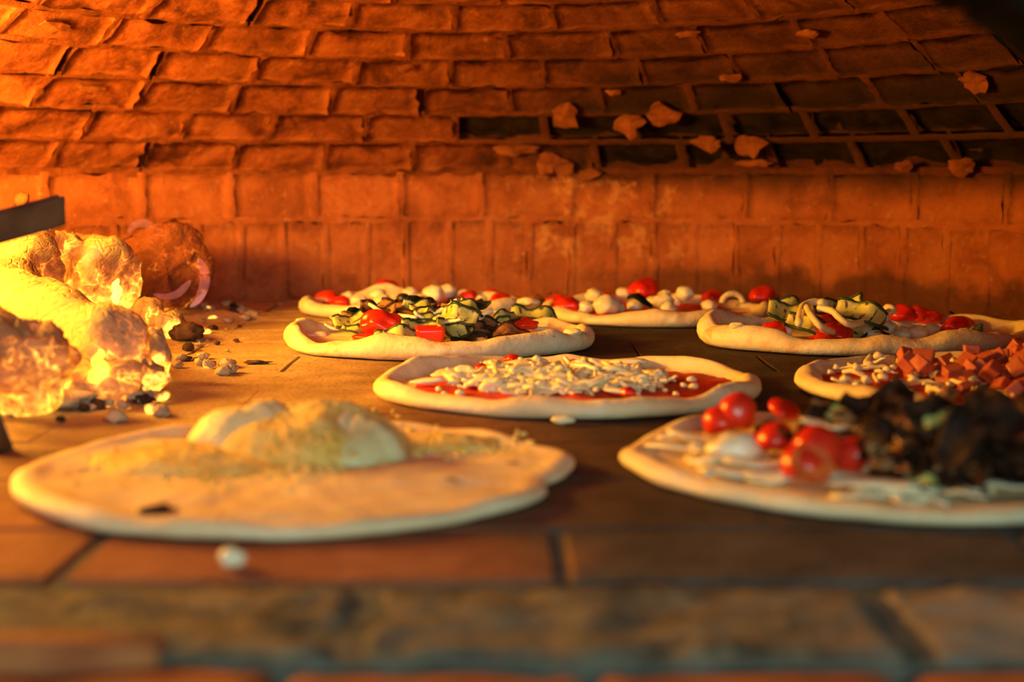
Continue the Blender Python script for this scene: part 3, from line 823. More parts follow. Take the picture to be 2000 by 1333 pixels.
for (px, py, sx, sy) in ((1232, 706, .017, .012), (1085, 716, .016, .010), (1215, 765, .015, .008), (880, 712, .018, .010), (835, 745, .015, .006), (1010, 708, .014, .010)):
    m = lump('cheese_slice', (sx, sy, .0028), px * .1, 'mozz', .12, 3)
    p.put('cheese_slice', m, p.G(px, py, .006 if py < 760 else .007), (rng.uniform(-.15, .15), rng.uniform(-.12, .12), rng.uniform(-.3, .3)))
for (px, py) in ((938, 720), (1120, 712), (1225, 768), (1000, 702)):
    p.put('tomato_piece', TOM[int(px) % 4], p.G(px, py, .007), (0, 0, rng.uniform(0, 6)), .55)
for q in range(26):
    x, y = spread_local(rng, 0, -.004, .125, .10)
    p.put('cheese_crumb', CRUMB[q % 5], (x, y, p.h(x, y) + .003), (0, 0, rng.uniform(0, 6)), rng.uniform(.5, .9))

# 3: grilled vegetable pizza, left of the middle row ------------------------------
p = Pizza('pizza', 'pizza heaped with grilled zucchini and chunks of red tomato, behind the shredded cheese pizza', 553, 1160, 708, 612, 8.1, .0195, .026, .007, 'baked', .025, rises=[(180, 20, .003), (250, 40, .002)])
for (k, px, py, z, rx_, ry_, rz, sc) in (
        (0, 692, 628, .020, .5, -.2, .3, .9), (1, 705, 640, .014, .2, .1, .1, .8), (2, 770, 664, .012, .4, .1, .0, .75), (3, 782, 656, .018, .9, .0, .2, .7),
        (4, 893, 615, .034, 1.1, .1, -.5, .8), (5, 878, 645, .020, .9, .2, 1.0, .8), (0, 825, 648, .018, .9, .1, .2, .9), (1, 912, 602, .040, .5, .3, .3, .7),
        (2, 1045, 622, .016, .5, .2, .1, 1.0), (3, 985, 625, .022, .6, -.3, .5, .7), (4, 830, 603, .038, .4, .3, .6, .6), (5, 960, 635, .016, .4, .1, 2.8, .8)):
    put_slice(p, 'z', k, p.W(px, py, z), (rx_, ry_, rz), sc)
for (k, px, py, z, rx_, ry_, rz, sc) in (
        (0, 735, 610, .030, .7, .2, .2, .8), (1, 790, 612, .028, .5, .3, -.3, .9), (2, 850, 625, .026, .6, -.2, .3, .8), (3, 960, 640, .018, .6, .2, -.2, .8),
        (4, 1000, 655, .013, .5, .2, .1, .8), (5, 815, 600, .034, .8, -.2, .2, .7), (1, 925, 650, .014, .5, .1, .3, .7), (0, 855, 607, .032, .6, .3, .9, .8)):
    o = put_slice(p, 'a', k, p.W(px, py, z), (rx_, ry_, rz), sc)
p.put('tomato_piece', lump('tomato_piece', (.024, .017, .015), 3.3, 'tomato', .14, 4, -.5), p.W(752, 637, .022), (.1, .1, .1))
p.put('tomato_piece', lump('tomato_piece', (.022, .014, .005), 6.3, 'tomato', .12, 3), p.W(730, 660, .011), (-.1, 0, -.1))
for q in range(22):
    px, py = rng.gauss(860, 95), rng.uniform(598, 655)
    if abs(px - 752) < 45 and py > 615: continue
    z = .012 + .028 * max(0, 1 - ((px - 860) / 210) ** 2) * (655 - py) / 57
    put_slice(p, 'azaz'[q % 4], q, p.W(px, py, z), (rng.uniform(.3, 1.1), rng.uniform(-.4, .4), rng.uniform(-.8, .8)), rng.uniform(.38, .62))
bx = bmesh.new(); bmesh.ops.create_cube(bx, size=2)
for v in bx.verts: v.co = Vector((v.co.x * .0145 * (1.05 if v.co.z > 0 else .85), v.co.y * .010, v.co.z * .0098))
bmesh.ops.bevel(bx, geom=bx.edges[:], offset=.004, segments=3, affect='EDGES', profile=.6)
mt = bpy.data.meshes.new('tomato_piece'); bx.to_mesh(mt); bx.free(); mt.materials.append(M['tomato']); mt.polygons.foreach_set('use_smooth', [True] * len(mt.polygons))
o = p.put('tomato_piece', mt, p.W(840, 657, .0165), (.1, 0, .15)); o['label'] = 'squarish red tomato chunk'
p.put('tomato_piece', TOM[1], p.W(1027, 636, .017), (0, 0, .5), 1.0)
p.put('tomato_piece', TOM[2], p.W(1005, 640, .014), (0, 0, 2.5), .8)
p.put('tomato_piece', TOM[3], p.W(795, 637, .020), (0, 0, .5), .8)
for (px, py, z, sc) in ((790, 618, .030, .9), (865, 603, .038, 1.0), (925, 625, .026, 1.2), (745, 608, .034, .9), (830, 622, .028, .9), (1000, 645, .016, .9), (650, 640, .012, .7), (972, 612, .024, .8), (1045, 640, .013, .8), (880, 628, .030, .8)):
    p.put('mushroom_slice', FATSHRED[int(px) % 6], p.W(px, py, z), (rng.uniform(-.4, .4), rng.uniform(-.5, .5), rng.uniform(-.6, .6)), sc)
for (px, py) in ((610, 640), (625, 655), (655, 620), (1080, 655), (1100, 645), (1060, 668), (940, 668), (1120, 650), (1040, 655), (590, 632), (900, 672)):
    p.put('dough_bubble', lump('dough_bubble', (.010, .010, .004), px, 'baked', .15, 3), p.G(px, py, 0), (0, 0, px), rng.uniform(.6, 1.1))
for (px, py, z) in ((780, 648, .013), (905, 668, .010), (700, 612, .026), (935, 597, .040), (820, 590, .042)):
    p.put('leaf', LEAF[px % 3], p.W(px, py, z), (rng.uniform(.3, 1.0), 0, rng.uniform(-.5, .5)), .9)

# 4: far left pizza against the wall ------------------------------------------------
p = Pizza('pizza', 'small far pizza', 588, 1055, 628, 570, 11.3, .017, .024, .007, 'baked', .02, rises=[(118, 13, .013)])
p.root['label'] = 'small far pizza with cheese balls and a black olive, behind the grilled zucchini pizza'
p.patch('tomato_sauce', 'sauce', 0, 0, p.rx * .78, p.ry * .78, 14.4, .002, amp=.25)
for (px, py, z, sc) in ((738, 578, .018, 1.3), (700, 588, .014, 1.2), (748, 590, .014, 1.3), (800, 573, .018, 1.1), (848, 575, .02, 1.6), (873, 570, .02, 1.3), (905, 577, .015, 1.0), (680, 580, .014, 1.0), (820, 588, .013, 1.2), (940, 585, .012, .8)):
    p.put('cheese_ball', BALL[px % 4], p.W(px, py, z), (0, 0, px), sc)
for (px, py, z, sc) in ((640, 585, .012, 1.4), (978, 590, .013, 1.3), (915, 580, .014, 1.1), (960, 578, .013, 1.1), (755, 562, .022, 1.5), (665, 592, .010, 1.1)):
    p.put('tomato_piece', TOM[px % 4], p.W(px, py, z), (0, 0, px), sc)
p.put('black_olive', lump('black_olive', (.0085, .008, .0078), 2, 'olive', .06, 3), p.W(787, 584, .019))
p.put('leaf', LEAF[1], p.W(832, 590, .018), (.5, 0, .1), .9)
p.put('black_olive', lump('black_olive', (.011, .007, .008), 5, 'olive', .2, 3), p.W(935, 597, .014))
for (px, py) in ((1010, 590), (1030, 596), (995, 585), (620, 600)):
    p.put('dough_bubble', lump('dough_bubble', (.014, .012, .005), px, 'baked', .15, 3), p.G(px, py, 0))

# 5: far centre pizza ----------------------------------------------------------------
p = Pizza('pizza', 'far pizza with cheese balls and one dark basil leaf, touching no other back pizza rim', 1056, 1508, 642, 574, 14.9, .0175, .026, .007, 'baked', .02, rises=[(272, 16, .004), (180, 15, -.002)])
p.patch('tomato_sauce', 'sauce', 0, 0, p.rx * .72, p.ry * .72, 24.4, .002, amp=.25)
for (px, py, z, sc) in ((1160, 577, .020, 1.2), (1185, 597, .018, 1.7), (1143, 600, .016, 1.0), (1130, 606, .012, .9), (1218, 575, .018, 1.2), (1296, 588, .02, 1.4), (1338, 574, .026, 1.3), (1300, 578, .02, 1.0),
        (1205, 602, .013, 1.1), (1305, 603, .013, 1.2), (1385, 598, .013, 1.0), (1275, 590, .014, 1.0), (1320, 585, .016, 1.1), (1240, 598, .013, 1.1)):
    p.put('cheese_ball', BALL[px % 4], p.W(px, py, z), (0, 0, px), sc)
for (px, py, z, sc) in ((1090, 590, .014, 1.1), (1105, 600, .015, 1.5), (1258, 568, .024, 1.9), (1390, 582, .017, 1.2), (1490, 580, .018, 1.6), (1185, 583, .013, 1.0)):
    p.put('tomato_piece', TOM[px % 4], p.W(px, py, z), (0, 0, px), sc)
p.put('leaf', LEAF[0], p.W(1250, 590, .022), (.5, .2, -.2), 1.1)
o = p.put('mushroom', mdata('mushroom', *tube([(.014 * math.cos(a), 0, .012 * math.sin(a)) for a in [math.pi * i / 8 for i in range(9)]], .0038, 7), M['mushroom']), p.W(1430, 592, .014), (0, 0, .2), 1.0)

# 6: right rear pizza with enoki-like mushrooms ---------------------------------------
p = Pizza('pizza', 'pizza with long thin pale mushrooms and striped zucchini slices, behind the ham cube pizza', 1363, 2030, 700, 612, 17.7, .020, .030, .007, 'baked', .02, rises=[(178, 28, .010), (150, 20, .006), (5, 25, .006)])
for (k, px, py, z, rx_, ry_, rz, sc) in ((0, 1545, 612, .028, .7, .1, -.2, 1.0), (3, 1545, 605, .030, .8, .2, .3, .9), (1, 1578, 636, .022, 1.0, .3, -.4, .9), (2, 1680, 612, .036, 1.0, .2, -.5, .9),
        (4, 1695, 642, .018, .5, -.2, .6, .9), (5, 1640, 600, .038, .9, -.1, .1, .8), (1, 1620, 640, .014, .5, .2, .2, .8)):
    put_slice(p, 'z', k, p.W(px, py, z), (rx_, ry_, rz), sc)
def enoki(pz, pts, r=.0030, cap=.0062):
    w = [Vector(pz.W(*q)) for q in pts]
    # smooth the path
    path = []
    for i in range(len(w) - 1):
        for k in range(5):
            t = k / 5
            p0, p1, p2, p3 = w[max(i - 1, 0)], w[i], w[i + 1], w[min(i + 2, len(w) - 1)]
            path.append(.5 * ((2 * p1) + (p2 - p0) * t + (2 * p0 - 5 * p1 + 4 * p2 - p3) * t * t + (3 * p1 - p0 - 3 * p2 + p3) * t ** 3))
    path.append(w[-1])
    c = path[0]; loc = [q - c for q in path]
    o = pz.put('mushroom', mdata('mushroom', *tube(loc, [r * (1 + .15 * N(i * .7)) for i in range(len(loc))], 8), M['mushroom']), c)
    if cap: link('mushroom_cap', lump('mushroom_cap', (cap, cap, cap * .8), len(path), 'mushroom', .08, 3), o, loc[-1])
    return o
enoki(p, [(1560, 632, .030), (1568, 600, .040), (1590, 590, .044), (1606, 594, .042)], .0040, .0070)
enoki(p, [(1576, 600, .042), (1585, 618, .036), (1605, 640, .026), (1628, 650, .018)], .0036, 0)
enoki(p, [(1598, 602, .042), (1625, 608, .040), (1640, 622, .034), (1660, 634, .028), (1690, 628, .028), (1725, 620, .028)], .0036, .0075)
enoki(p, [(1560, 640, .014), (1552, 622, .022), (1562, 604, .03)], .0030, 0)
enoki(p, [(1660, 640, .022), (1700, 626, .026), (1738, 605, .030)], .0026, .0078)
enoki(p, [(1725, 628, .020), (1760, 634, .018), (1790, 640, .014)], .0024, 0)
for (px, py, z, sc) in ((1512, 648, .015, 1.3), (1632, 654, .014, 1.6), (1605, 665, .011, .9), (1762, 617, .020, 1.4), (1790, 617, .020, 1.3), (1815, 622, .018, 1.2), (1870, 640, .016, 1.3), (1620, 630, .024, 1.1), (1880, 636, .014, 1.2)):
    p.put('tomato_piece', TOM[px % 4], p.W(px, py, z), (0, 0, px), sc)
for (px, py, z, sc) in ((1533, 646, .016, .8), (1795, 650, .014, 1.1), (1855, 645, .013, 1.1), (1882, 653, .013, .9), (1700, 655, .012, 1.2), (1735, 640, .016, 1.0), (1820, 645, .012, 1.0), (1900, 650, .012, .9), (1765, 655, .010, 1.0)):
    p.put('cheese_ball', BALL[px % 4], p.W(px, py, z), (0, 0, px), sc)
p.put('leaf', LEAF[2], p.W(1905, 652, .015), (.9, -.9, .3), .8)
p.put('leaf', LEAF[0], p.W(1720, 652, .014), (.4, 0, .4), .8)
for (px, py) in ((1485, 632), (1475, 642), (1500, 640), (1440, 640), (1520, 662), (1745, 650), (1830, 660)):
    p.put('dough_bubble', lump('dough_bubble', (.012, .011, .005), px, 'baked', .15, 3), p.G(px, py, 0), (0, 0, px), rng.uniform(.7, 1.2))

# 7: ham cube pizza -------------------------------------------------------------------
p = Pizza('pizza', 'pizza covered with pink ham cubes over red tomato sauce', 1557, 2260, 822, 690, 21.1, .0135, .022, .006, 'dough', .02)
p.patch('tomato_sauce', 'sauce', 0, 0, p.rx * .82, p.ry * .82, 31.4, .002, amp=.12)
for q in range(95):
    x, y = spread_local(rng, .045, .005, .105, .105)
    if y < -.07 and x < .0: continue
    z = p.h(x, y) + .007 + (.010 if rng.random() < .35 else 0)
    p.put('ham_cube', HAM[q % 6], (x, y, z), (rng.uniform(-.8, .8), rng.uniform(-.8, .8), rng.uniform(0, 6)), (rng.uniform(.7, 1.25), rng.uniform(.6, 1.0), rng.uniform(.5, 1.0)))
for q in range(60):
    x, y = spread_local(rng, .0, .0, .125, .11)
    p.put('cheese_shred', SHRED[q % 14], (x, y, p.h(x, y) + .005), (rng.uniform(-.3, .3), rng.uniform(-.3, .3), rng.uniform(0, 6.3)), rng.uniform(.7, 1.1))
for q in range(60):
    x, y = spread_local(rng, -.01, .0, .11, .10)
    p.put('cheese_crumb', CRUMB[q % 5], (x, y, p.h(x, y) + rng.uniform(.003, .012)), (0, 0, q), rng.uniform(.6, 1.05))

# 8: front right pizza with cherry tomatoes and dark vegetables ------------------------
p = Pizza('pizza', 'near pizza with red cherry tomato halves and a heap of dark grilled aubergine', 1222, 2270, 1030, 800, 26.4, .0100, .018, .0062, 'dough', .022, bumps=[(180, 6, .004)])
def tom(px, py, z, r, rx_=0, ry_=0, rz=0, cut=None, k=0, sy=1.0):
    o = p.put('tomato_half', CHER[k], p.W(px, py, z), (rx_, ry_, rz), (r / .0135, r / .0135, r / .0135 * sy))
    if cut: link('cut_face', CUT, o, (0, -.0122, .002), (math.pi / 2 - .5, 0, 0))
    return o
tom(1440, 808, .024, .0125, .2, .3, 0, None, 0, 1.2); tom(1408, 826, .018, .0115, 0, -.4, 0, None, 1)
tom(1515, 862, .018, .0115, 0, .2, .4, None, 2, 1.1); tom(1597, 880, .022, .0145, 0, 0, 0, None, 0, 1.05)
tom(1572, 915, .017, .0135, -.2, 0, .1, True, 1, 1.0); tom(1660, 892, .017, .0105, .5, .9, 0, None, 2, 1.5); tom(1480, 870, .012, .008, 0, 0, 0, None, 1)
tom(1935, 895, .018, .015, 0, 0, 0, None, 2, .8); tom(1760, 905, .014, .009, 0, 0, 0, None, 0, .8); tom(1530, 800, .018, .011, .3, .3, 0, None, 1, .6)
rr8 = random.Random(3)
for (kd, px, py, z, sc) in (('d', 1600, 800, .038, .8), ('d', 1690, 775, .046, .9), ('d', 1640, 790, .040, .9), ('d', 1830, 790, .060, 1.1), ('d', 1900, 820, .052, 1.3), ('d', 1960, 800, .060, 1.3),
        ('d', 1985, 840, .044, 1.3), ('d', 1870, 860, .036, 1.2), ('d', 1930, 860, .036, 1.2), ('d', 1545, 835, .026, .9), ('d', 1790, 870, .028, 1.1), ('d', 1860, 915, .018, 1.2), ('d', 1775, 925, .014, .9),
        ('d', 1980, 870, .030, 1.2), ('d', 1500, 822, .022, .7), ('d', 1740, 840, .036, 1.0), ('d', 1720, 800, .044, .8), ('d', 1890, 935, .012, .8), ('d', 2060, 830, .045, 1.3), ('d', 2040, 880, .028, 1.3),
        ('a', 1760, 790, .050, .9), ('a', 1815, 820, .050, 1.1), ('a', 1610, 775, .044, .6), ('a', 1690, 820, .040, .9), ('a', 1705, 845, .030, .9), ('a', 1780, 850, .036, .9), ('a', 1730, 875, .024, .8), ('a', 1850, 890, .024, .9),
        ('a', 1590, 812, .030, .6), ('a', 1800, 915, .016, .8), ('a', 1665, 838, .030, .8), ('a', 1960, 790, .060, .9), ('a', 1900, 880, .024, .9), ('z', 1800, 925, .016, .7), ('z', 1640, 785, .044, .8), ('z', 1840, 800, .058, .7)):
    put_slice(p, kd, rr8.randrange(6), p.W(px, py + 22, z * .80), (rr8.uniform(.1, .9), rr8.uniform(-.4, .4), rr8.uniform(-.9, .9)), sc * .50)
for (px, py, z, k, sc, rz) in ((1325, 850, .011, 0, 1.1, .2), (1355, 852, .012, 1, 1.2, -.2), (1375, 868, .016, 2, 1.2, .5), (1370, 905, .010, 3, 1.5, -.5), (1440, 925, .010, 4, 1.5, -.1), (1530, 925, .014, 5, 1.0, .6), (1400, 890, .014, 0, 1.2, 1.0),
        (1480, 905, .014, 1, 1.2, .2), (1510, 935, .010, 2, 1.1, -.6), (1650, 935, .012, 3, 1.6, .2), (1700, 945, .013, 4, 1.7, -.2), (1750, 955, .011, 5, 1.4, 0), (1690, 970, .008, 0, 1.4, .1), (1830, 955, .010, 1, 1.3, .1), (1620, 830, .032, 2, 1.2, -.9),
        (1320, 875, .010, 3, 1.0, .3), (1430, 895, .014, 4, 1.0, .8), (1950, 945, .010, 5, 1.5, .2), (1780, 975, .008, 2, 1.2, .2), (1880, 965, .010, 0, 1.0, -.4), (1470, 890, .012, 5, 1.1, -.3)):
    p.put('cheese_strip', FATSHRED[k], p.W(px, py, z), (rr8.uniform(-.1, .1), rr8.uniform(-.1, .1), rz), (sc * .8, sc * 1.5, sc * .6))
o = p.put('mushroom', lump('mushroom', (.016, .012, .010), 4.2, 'mozz', .14, 3), p.W(1432, 880, .016)); 
o = p.put('mushroom', lump('mushroom', (.008, .008, .013), 8.2, 'mozz', .10, 3), p.W(1702, 890, .018)); 
for q in range(70):
    px, py = rr8.uniform(1600, 2050), rr8.uniform(765, 940)
    e = ((px - 1850) / 260) ** 2 + ((py - 860) / 100) ** 2
    if e > 1 or (px < 1700 and py > 850): continue
    zz = .010 + .040 * max(0, (940 - py) / 175) * (1 - .4 * e)
    if q % 3 == 0: put_slice(p, 'd', q, p.W(px, py, zz), (rr8.uniform(.2, 1.1), rr8.uniform(-.5, .5), rr8.uniform(-1, 1)), .5)
    else: p.put('mushroom_piece', lump('mushroom_piece', (rr8.uniform(.005, .010), rr8.uniform(.004, .007), rr8.uniform(.003, .006)), q * 1.3, ('auber', 'auber', 'aubskin')[q % 3], .35, 3), p.W(px, py, zz + .003), (rr8.uniform(-.5, .5), 0, q))
p.put('mushroom', lump('mushroom', (.010, .008, .007), 9.2, 'mozz', .10, 3), p.W(1894, 868, .028))
for q in range(40):
    px, py = rr8.uniform(1300, 2000), rr8.uniform(860, 970)
    if (py > 925 and px > 1600 and py < 960) or (px < 1520 and px > 1360 and py < 915): p.put('cheese_crumb', CRUMB[q % 5], p.G(px, py, .002), (0, 0, q), rr8.uniform(.5, .9))

# ------------------------------------------------------------------ crumbs on the floor
q = at(453, 1090, .004); tag(link('cheese_crumb', lump('cheese_crumb', (.0058, .0052, .0042), 3, 'mozz', .15, 3), None, q), 'single pale cheese crumb on the front brick below the big pale pizza', 'crumb')
q = at(1100, 821, .003); tag(link('cheese_crumb', lump('cheese_crumb', (.0085, .004, .0030), 9, 'cheese', .2, 3), None, q), 'yellow cheese crumb on the floor touching the crust of the sauce pizza', 'crumb')

# ------------------------------------------------------------------ the fire
def log(name, a, b, r0, r1, seed, mat, label, cat='log', n=28, m=26, amp=.16):
    a, b = Vector(a), Vector(b); c = (a + b) / 2; d = (b - a).normalized()
    s_ = d.cross(Vector((0, 0, 1))).normalized(); u = s_.cross(d).normalized(); L = (b - a).length
    vs, fs = [], []
    prof_ = [(-.02, .0)] + [(-.02, .55), (0.0, .86)] + [(i / m, 1.0) for i in range(1, m)] + [(1.0, .86), (1.02, .55), (1.02, .0)]
    for (t, k) in prof_:
        for j in range(n):
            an = 2 * math.pi * j / n
            r = (r0 + (r1 - r0) * t) * k
            base = a + d * (t * L)
            q = base + s_ * (math.cos(an) * r) + u * (math.sin(an) * r)
            w = 1 + amp * 2 * N(q.x * 16 + seed, q.y * 16, q.z * 16) + amp * .8 * N(q.x * 45 + seed, q.y * 45, q.z * 45)
            cr = abs(N(q.x * 34 + seed * 2, q.y * 34, q.z * 34)); w -= amp * .9 * max(0, 1 - cr * 7)
            w += amp * .35 * N(q.x * 110, q.y * 110, q.z * 110)
            q = base + (s_ * math.cos(an) + u * math.sin(an)) * r * w + d * (amp * .08 * N(q.x * 60, q.y * 60, q.z * 60 + seed))
            q.z = max(q.z, .0008)
            vs.append(q - c)
    P_ = len(prof_)
    for i in range(P_ - 1):
        for j in range(n):
            j2 = (j + 1) % n; fs.append([i * n + j, i * n + j2, (i + 1) * n + j2, (i + 1) * n + j])
    return tag(link(name, mdata(name, vs, fs, M[mat]), None, c), label, cat, 'burning logs and embers of the fire')
def chunk(name, px, py, z, size, seed, mat, label, cat='ember', yd=None, sub=4, amp=.2, fine=.10, rz=0):
    c = at(px, py, z) if not yd else at_y(px, py, yd)
    v_, f_ = blob(size, seed, amp, 1.5, sub, None, fine, True)
    v_ = [(x, y, max(w, -c.z + .0005)) for x, y, w in v_]
    return tag(link(name, mdata(name, v_, f_, M[mat]), None, c, (0, 0, 0)), label, cat, 'burning logs and embers of the fire')
# big ash-covered log lying at the front of the fire
e1 = at(225, 700, .032); e0 = at(30, 640, .040)
log('burning_log', (e0.x - .05, e0.y + .10, .046), (e1.x, e1.y, .032), .050, .034, 2.2, 'ember_ash', 'thick ash-covered log glowing underneath, nearest to the big pale pizza', amp=.16)
chunk('ember', 40, 715, .036, (.036, .040, .036), 3.3, 'ember_hot', 'rounded orange ember at the frame edge in front of the ash-covered log')
log('burning_log', (-.57, 1.63, .066), at_y(230, 540, 1.50), .044, .043, 5.1, 'ember_hot', 'upright-looking bright log end between the ash-covered log and the dark log')
log('burning_log', (-.46, 1.80, .056), at_y(326, 534, 1.69), .052, .052, 8.8, 'ember_dim', 'dark charred log end against the back wall, at the edge of the fire', amp=.20)
log('burning_log', (-.68, 1.47, .065), at_y(85, 522, 1.36), .038, .036, 12.2, 'ember_hot', 'glowing log behind the iron bar')
log('burning_log', (-.76, 1.36, .045), at_y(-20, 560, 1.30), .034, .034, 15.2, 'ember_ash', 'ash-crusted log half outside the frame, behind the thick front log')
log('burning_log', (-.78, 1.08, .050), (-.62, 1.12, .045), .05, .045, 19.2, 'ember_hot', 'log burning beyond the frame edge, beside the rounded ember')
log('burning_log', (-.66, 1.60, .125), at_y(60, 470, 1.50), .026, .028, 23.2, 'ember_hot', 'slim glowing log on top, touching the wall behind the iron bar')
for i, (px, py, z, sx, sz, mt, lb) in enumerate([
        (305, 700, .020, .011, .024, 'ember_bit', 'standing finger-shaped ember beside the ash-covered log'),
        (330, 640, .014, .020, .016, 'ember_bit', 'small bright ember at the foot of the dark log'),
        (290, 620, .022, .018, .022, 'ember_hot', 'yellow ember below the bright log end'),
        (365, 650, .010, .018, .010, 'char', 'dark red coal on the ash beyond the embers'),
        (200, 745, .016, .030, .018, 'ember_hot', 'bright yellow ember under the thick front log'),
        (265, 740, .014, .024, .016, 'ember_bit', 'pinkish ember at the tip of the thick front log'),
        (128, 757, .012, .026, .012, 'ember_bit', 'low glowing ember in front of the thick log'),
        (45, 785, .010, .012, .011, 'char', 'round grey coal by the iron foot'),
        (118, 775, .008, .026, .008, 'ash_bit', 'flat ash cake in front of the fire'),
        (245, 765, .008, .014, .007, 'ash_bit', 'ash crumb between coal pieces in front of the fire'),
        (60, 470, .080, .022, .020, 'ember_hot', 'ember lying high on the pile under the iron bar'),
        (130, 480, .075, .018, .016, 'ember_ash', 'ashy ember on top beside the iron bar end'),
        (45, 395, .115, .008, .011, 'flake', 'ash tip poking up behind the iron bar'),
        (70, 600, .030, .024, .026, 'ember_hot', 'ember wedged behind the thick front log')]):
    chunk('ember', px, py, z, (sx, sx * .9, sz), i * 2.7 + 1, mt, lb, sub=3, fine=.12, yd={10: 1.46, 11: 1.50, 12: 1.60}.get(i))
# loose crumbs in front and to the side
rf = random.Random(21)
CRM = [mdata('ash_crumb', *blob((.0055, .0050, .0034), i * 3.7, .3, 1.7, 2, None, .1), M['ash_bit']) for i in range(5)]
CRH = [mdata('ember_crumb', *blob((.0055, .0050, .0036), i * 2.9 + 4, .3, 1.7, 2, None, .1), M['ember_bit']) for i in range(3)]
CRD = [mdata('coal_crumb', *blob((.0055, .0045, .0032), i * 2.1 + 8, .3, 1.7, 2, None, .1), M['char']) for i in range(3)]
for k in range(150):
    if k < 80: px, py = rf.uniform(10, 330), rf.gauss(782, 16)
    elif k < 125: px, py = rf.gauss(400, 40), rf.gauss(650, 32)
    else: px, py = rf.uniform(380, 500), rf.gauss(600, 9)
    if py < 592: continue
    arr, lb, nm, gp = ((CRM, 'pale ash crumb scattered on the floor at the edge of the fire', 'ash_crumb', 'ash crumbs by the fire') if rf.random() < .68 else
                       ((CRD, 'dark coal crumb scattered on the floor at the edge of the fire', 'coal_crumb', 'coal crumbs by the fire') if rf.random() < .65 else (CRH, 'glowing crumb scattered on the floor at the edge of the fire', 'ember_crumb', 'glowing crumbs by the fire')))
    wh = 'in front of the thick front log' if k < 80 else ('on the open floor beside the dark log' if k < 125 else 'at the foot of the back wall')
    lb = lb.replace('scattered on the floor at the edge of the fire', 'lying ' + wh); gp = gp.replace('by the fire', wh)
    s_ = rf.uniform(.4, 1.5); q = at(px, py, .0026 * s_)
    tag(link(nm, arr[rf.randrange(len(arr))], None, q, (0, 0, rf.uniform(0, 6)), s_), lb, 'crumb', gp)
q = at(500, 708, .0015); tag(link('charcoal_flake', mdata('charcoal_flake', *blob((.011, .005, .0016), 3, .4, 1.8, 3), M['char']), None, q), 'thin black charcoal flake on the floor left of the middle pizzas', 'charcoal')
q = at(845, 790, .001)
# ash bed under the fire
vs, fs = [], []; nx, ny = 70, 80
for i in range(nx + 1):
    for j in range(ny + 1):
        x = -.84 + .62 * i / nx; y = .98 + .86 * j / ny
        d = smooth(-.24, -.44, x + .05 * N(x * 9, y * 9)) * smooth(1.0, 1.16, y + .04 * N(x * 8, y * 8, 4)) * smooth(1.86, 1.70, y)
        z = d * (.006 + .010 * N(x * 18, y * 18, 2) + .006 * N(x * 70, y * 70)) - .004 + .004 * d
        rr_ = math.hypot(x - CX, y - CY)
        if rr_ > RAD - .012:
            x = CX + (x - CX) * (RAD - .012) / rr_; y = CY + (y - CY) * (RAD - .012) / rr_
        vs.append((x, y, z))
for i in range(nx):
    for j in range(ny):
        a = i * (ny + 1) + j; fs.append([a, a + ny + 1, a + ny + 2, a + 1])
tag(link('ash', mdata('ash', vs, fs, M['ash'])), 'bed of pale wood ash under the burning logs', 'ash', None, 'stuff')

# flames: tapering tongues of glowing gas
def flame(pts, r, mat, label):
    c = Vector(pts[0]); w = [Vector(q) - c for q in pts]; path = []
    for i in range(len(w) - 1):
        for k in range(4):
            t = k / 4; p0, p1, p2, p3 = w[max(i - 1, 0)], w[i], w[i + 1], w[min(i + 2, len(w) - 1)]
            path.append(.5 * ((2 * p1) + (p2 - p0) * t + (2 * p0 - 5 * p1 + 4 * p2 - p3) * t * t + (3 * p1 - p0 - 3 * p2 + p3) * t ** 3))
    path.append(w[-1]); n = len(path)
    rad = [r * (math.sin(math.pi * (i + .35) / (n + .1)) ** .8) * (1 if i < n - 1 else .1) + .0004 for i in range(n)]
    return tag(link('flame', mdata('flame', *tube(path, rad, 10), M[mat]), None, c), label, 'flame', 'flames of the fire')
def tongue(base, h, r, lean, seed, mat, label):
    b = Vector(base)
    pts = [b + Vector((lean[0] * t * t + .012 * N(t * 3, seed), lean[1] * t * t + .010 * N(t * 3, seed, 5), h * t)) for t in [i / 9 for i in range(10)]]
    return flame(pts, r, mat, label)
tongue((-.62, 1.24, .07), .20, .035, (-.02, .02), 1, 'flame', 'tall yellow flame beyond the frame edge')
tongue((-.56, 1.40, .08), .17, .028, (.0, .03), 2, 'flame', 'yellow flame beyond the frame edge, over the ash-crusted log')
tongue((-.66, 1.36, .08), .22, .030, (.02, .0), 3, 'flame', 'tallest yellow flame beyond the frame edge')
flame([at_y(x, y, 1.60) for x, y in ((372, 600), (388, 585), (398, 560), (400, 535), (392, 515), (386, 505))], .0055, 'flame_mauve', 'mauve flame curling up the dark charred log')
flame([at_y(x, y, 1.60) for x, y in ((300, 575), (322, 580), (345, 575), (362, 560), (372, 548))], .0040, 'flame_mauve', 'low mauve flame along the foot of the dark log')
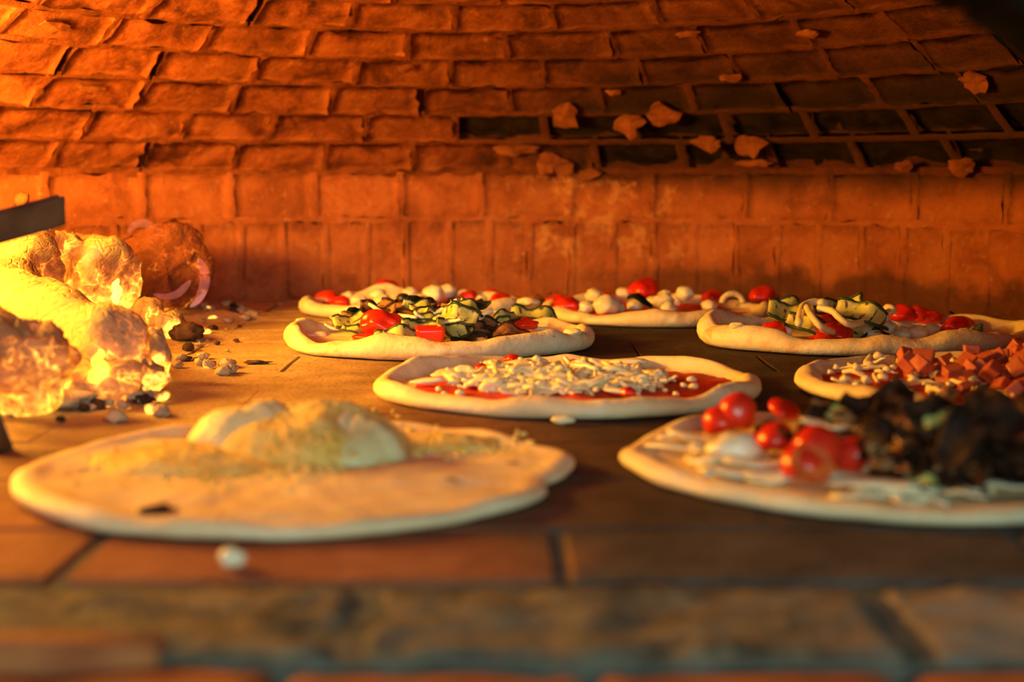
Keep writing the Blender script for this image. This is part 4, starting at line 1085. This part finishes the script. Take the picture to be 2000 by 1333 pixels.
flame([at_y(x, y, 1.66) for x, y in ((250, 455), (262, 440), (280, 436), (298, 444), (318, 450))], .0048, 'wisp', 'thin pale wisp of flame above the dark log')
flame([at_y(x, y, 1.42) for x, y in ((165, 520), (172, 500), (188, 490), (200, 492))], .007, 'flame_mauve', 'pink flame on the crest of the bright log end')
for i, (x, y, d) in enumerate(((185, 755, 1.04), (225, 600, 1.36))):
    b = at_y(x, y, d); tongue(b, .028, .0042, (.004, 0), 20 + i, 'flame', ['short yellow flame under the tip of the thick front log', 'yellow flame below the bright log end', 'yellow flame beside the log behind the iron bar', 'yellow flame at the frame edge above the rounded ember'][i])

# ------------------------------------------------------------------ iron log guard at the edge of the fire
def bar(name, a, b, wdt, hgt, parent, mat='iron', up=Vector((0, 0, 1))):
    a, b = Vector(a), Vector(b); d = (b - a).normalized(); s_ = d.cross(up).normalized(); u = s_.cross(d).normalized()
    vs = []; bv_ = .0012
    for q in (a, b):
        for (i, j) in ((-1, -1), (1, -1), (1, 1), (-1, 1)):
            for t in ((i * (wdt / 2 - bv_), j * hgt / 2), (i * wdt / 2, j * (hgt / 2 - bv_))) if i * j > 0 else ((i * wdt / 2, j * (hgt / 2 - bv_)), (i * (wdt / 2 - bv_), j * hgt / 2)):
                vs.append(q + s_ * t[0] + u * t[1])
    fs = [list(range(8))[::-1], list(range(8, 16))] + [[k, (k + 1) % 8, (k + 1) % 8 + 8, k + 8] for k in range(8)]
    return link(name, mdata(name, vs, fs, M[mat], False), parent)
guard = bpy.data.objects.new('log_guard', None); COL.objects.link(guard)
tag(guard, 'black iron log guard, its flat bar end and foot reaching in at the frame edge', 'fire guard')
gA = at_y(121, 410, 1.02); gB = at_y(-330, 535, 0.86)
bar('rail', gA, gB, .008, .0225, guard, up=Vector((0, -.35, 1)))
foot = at(4, 884, 0.0)
legtop = at_y(-150, 480, 0.90)
bar('leg', (legtop.x, legtop.y + .004, legtop.z), (foot.x - .001, foot.y + .002, .0), .008, .022, guard, up=Vector((0, 1, .0)))
bar('leg', (gA + (gB - gA) * .75), (gA.x - .30, 1.12, .0), .008, .022, guard, up=Vector((0, 1, 0)))
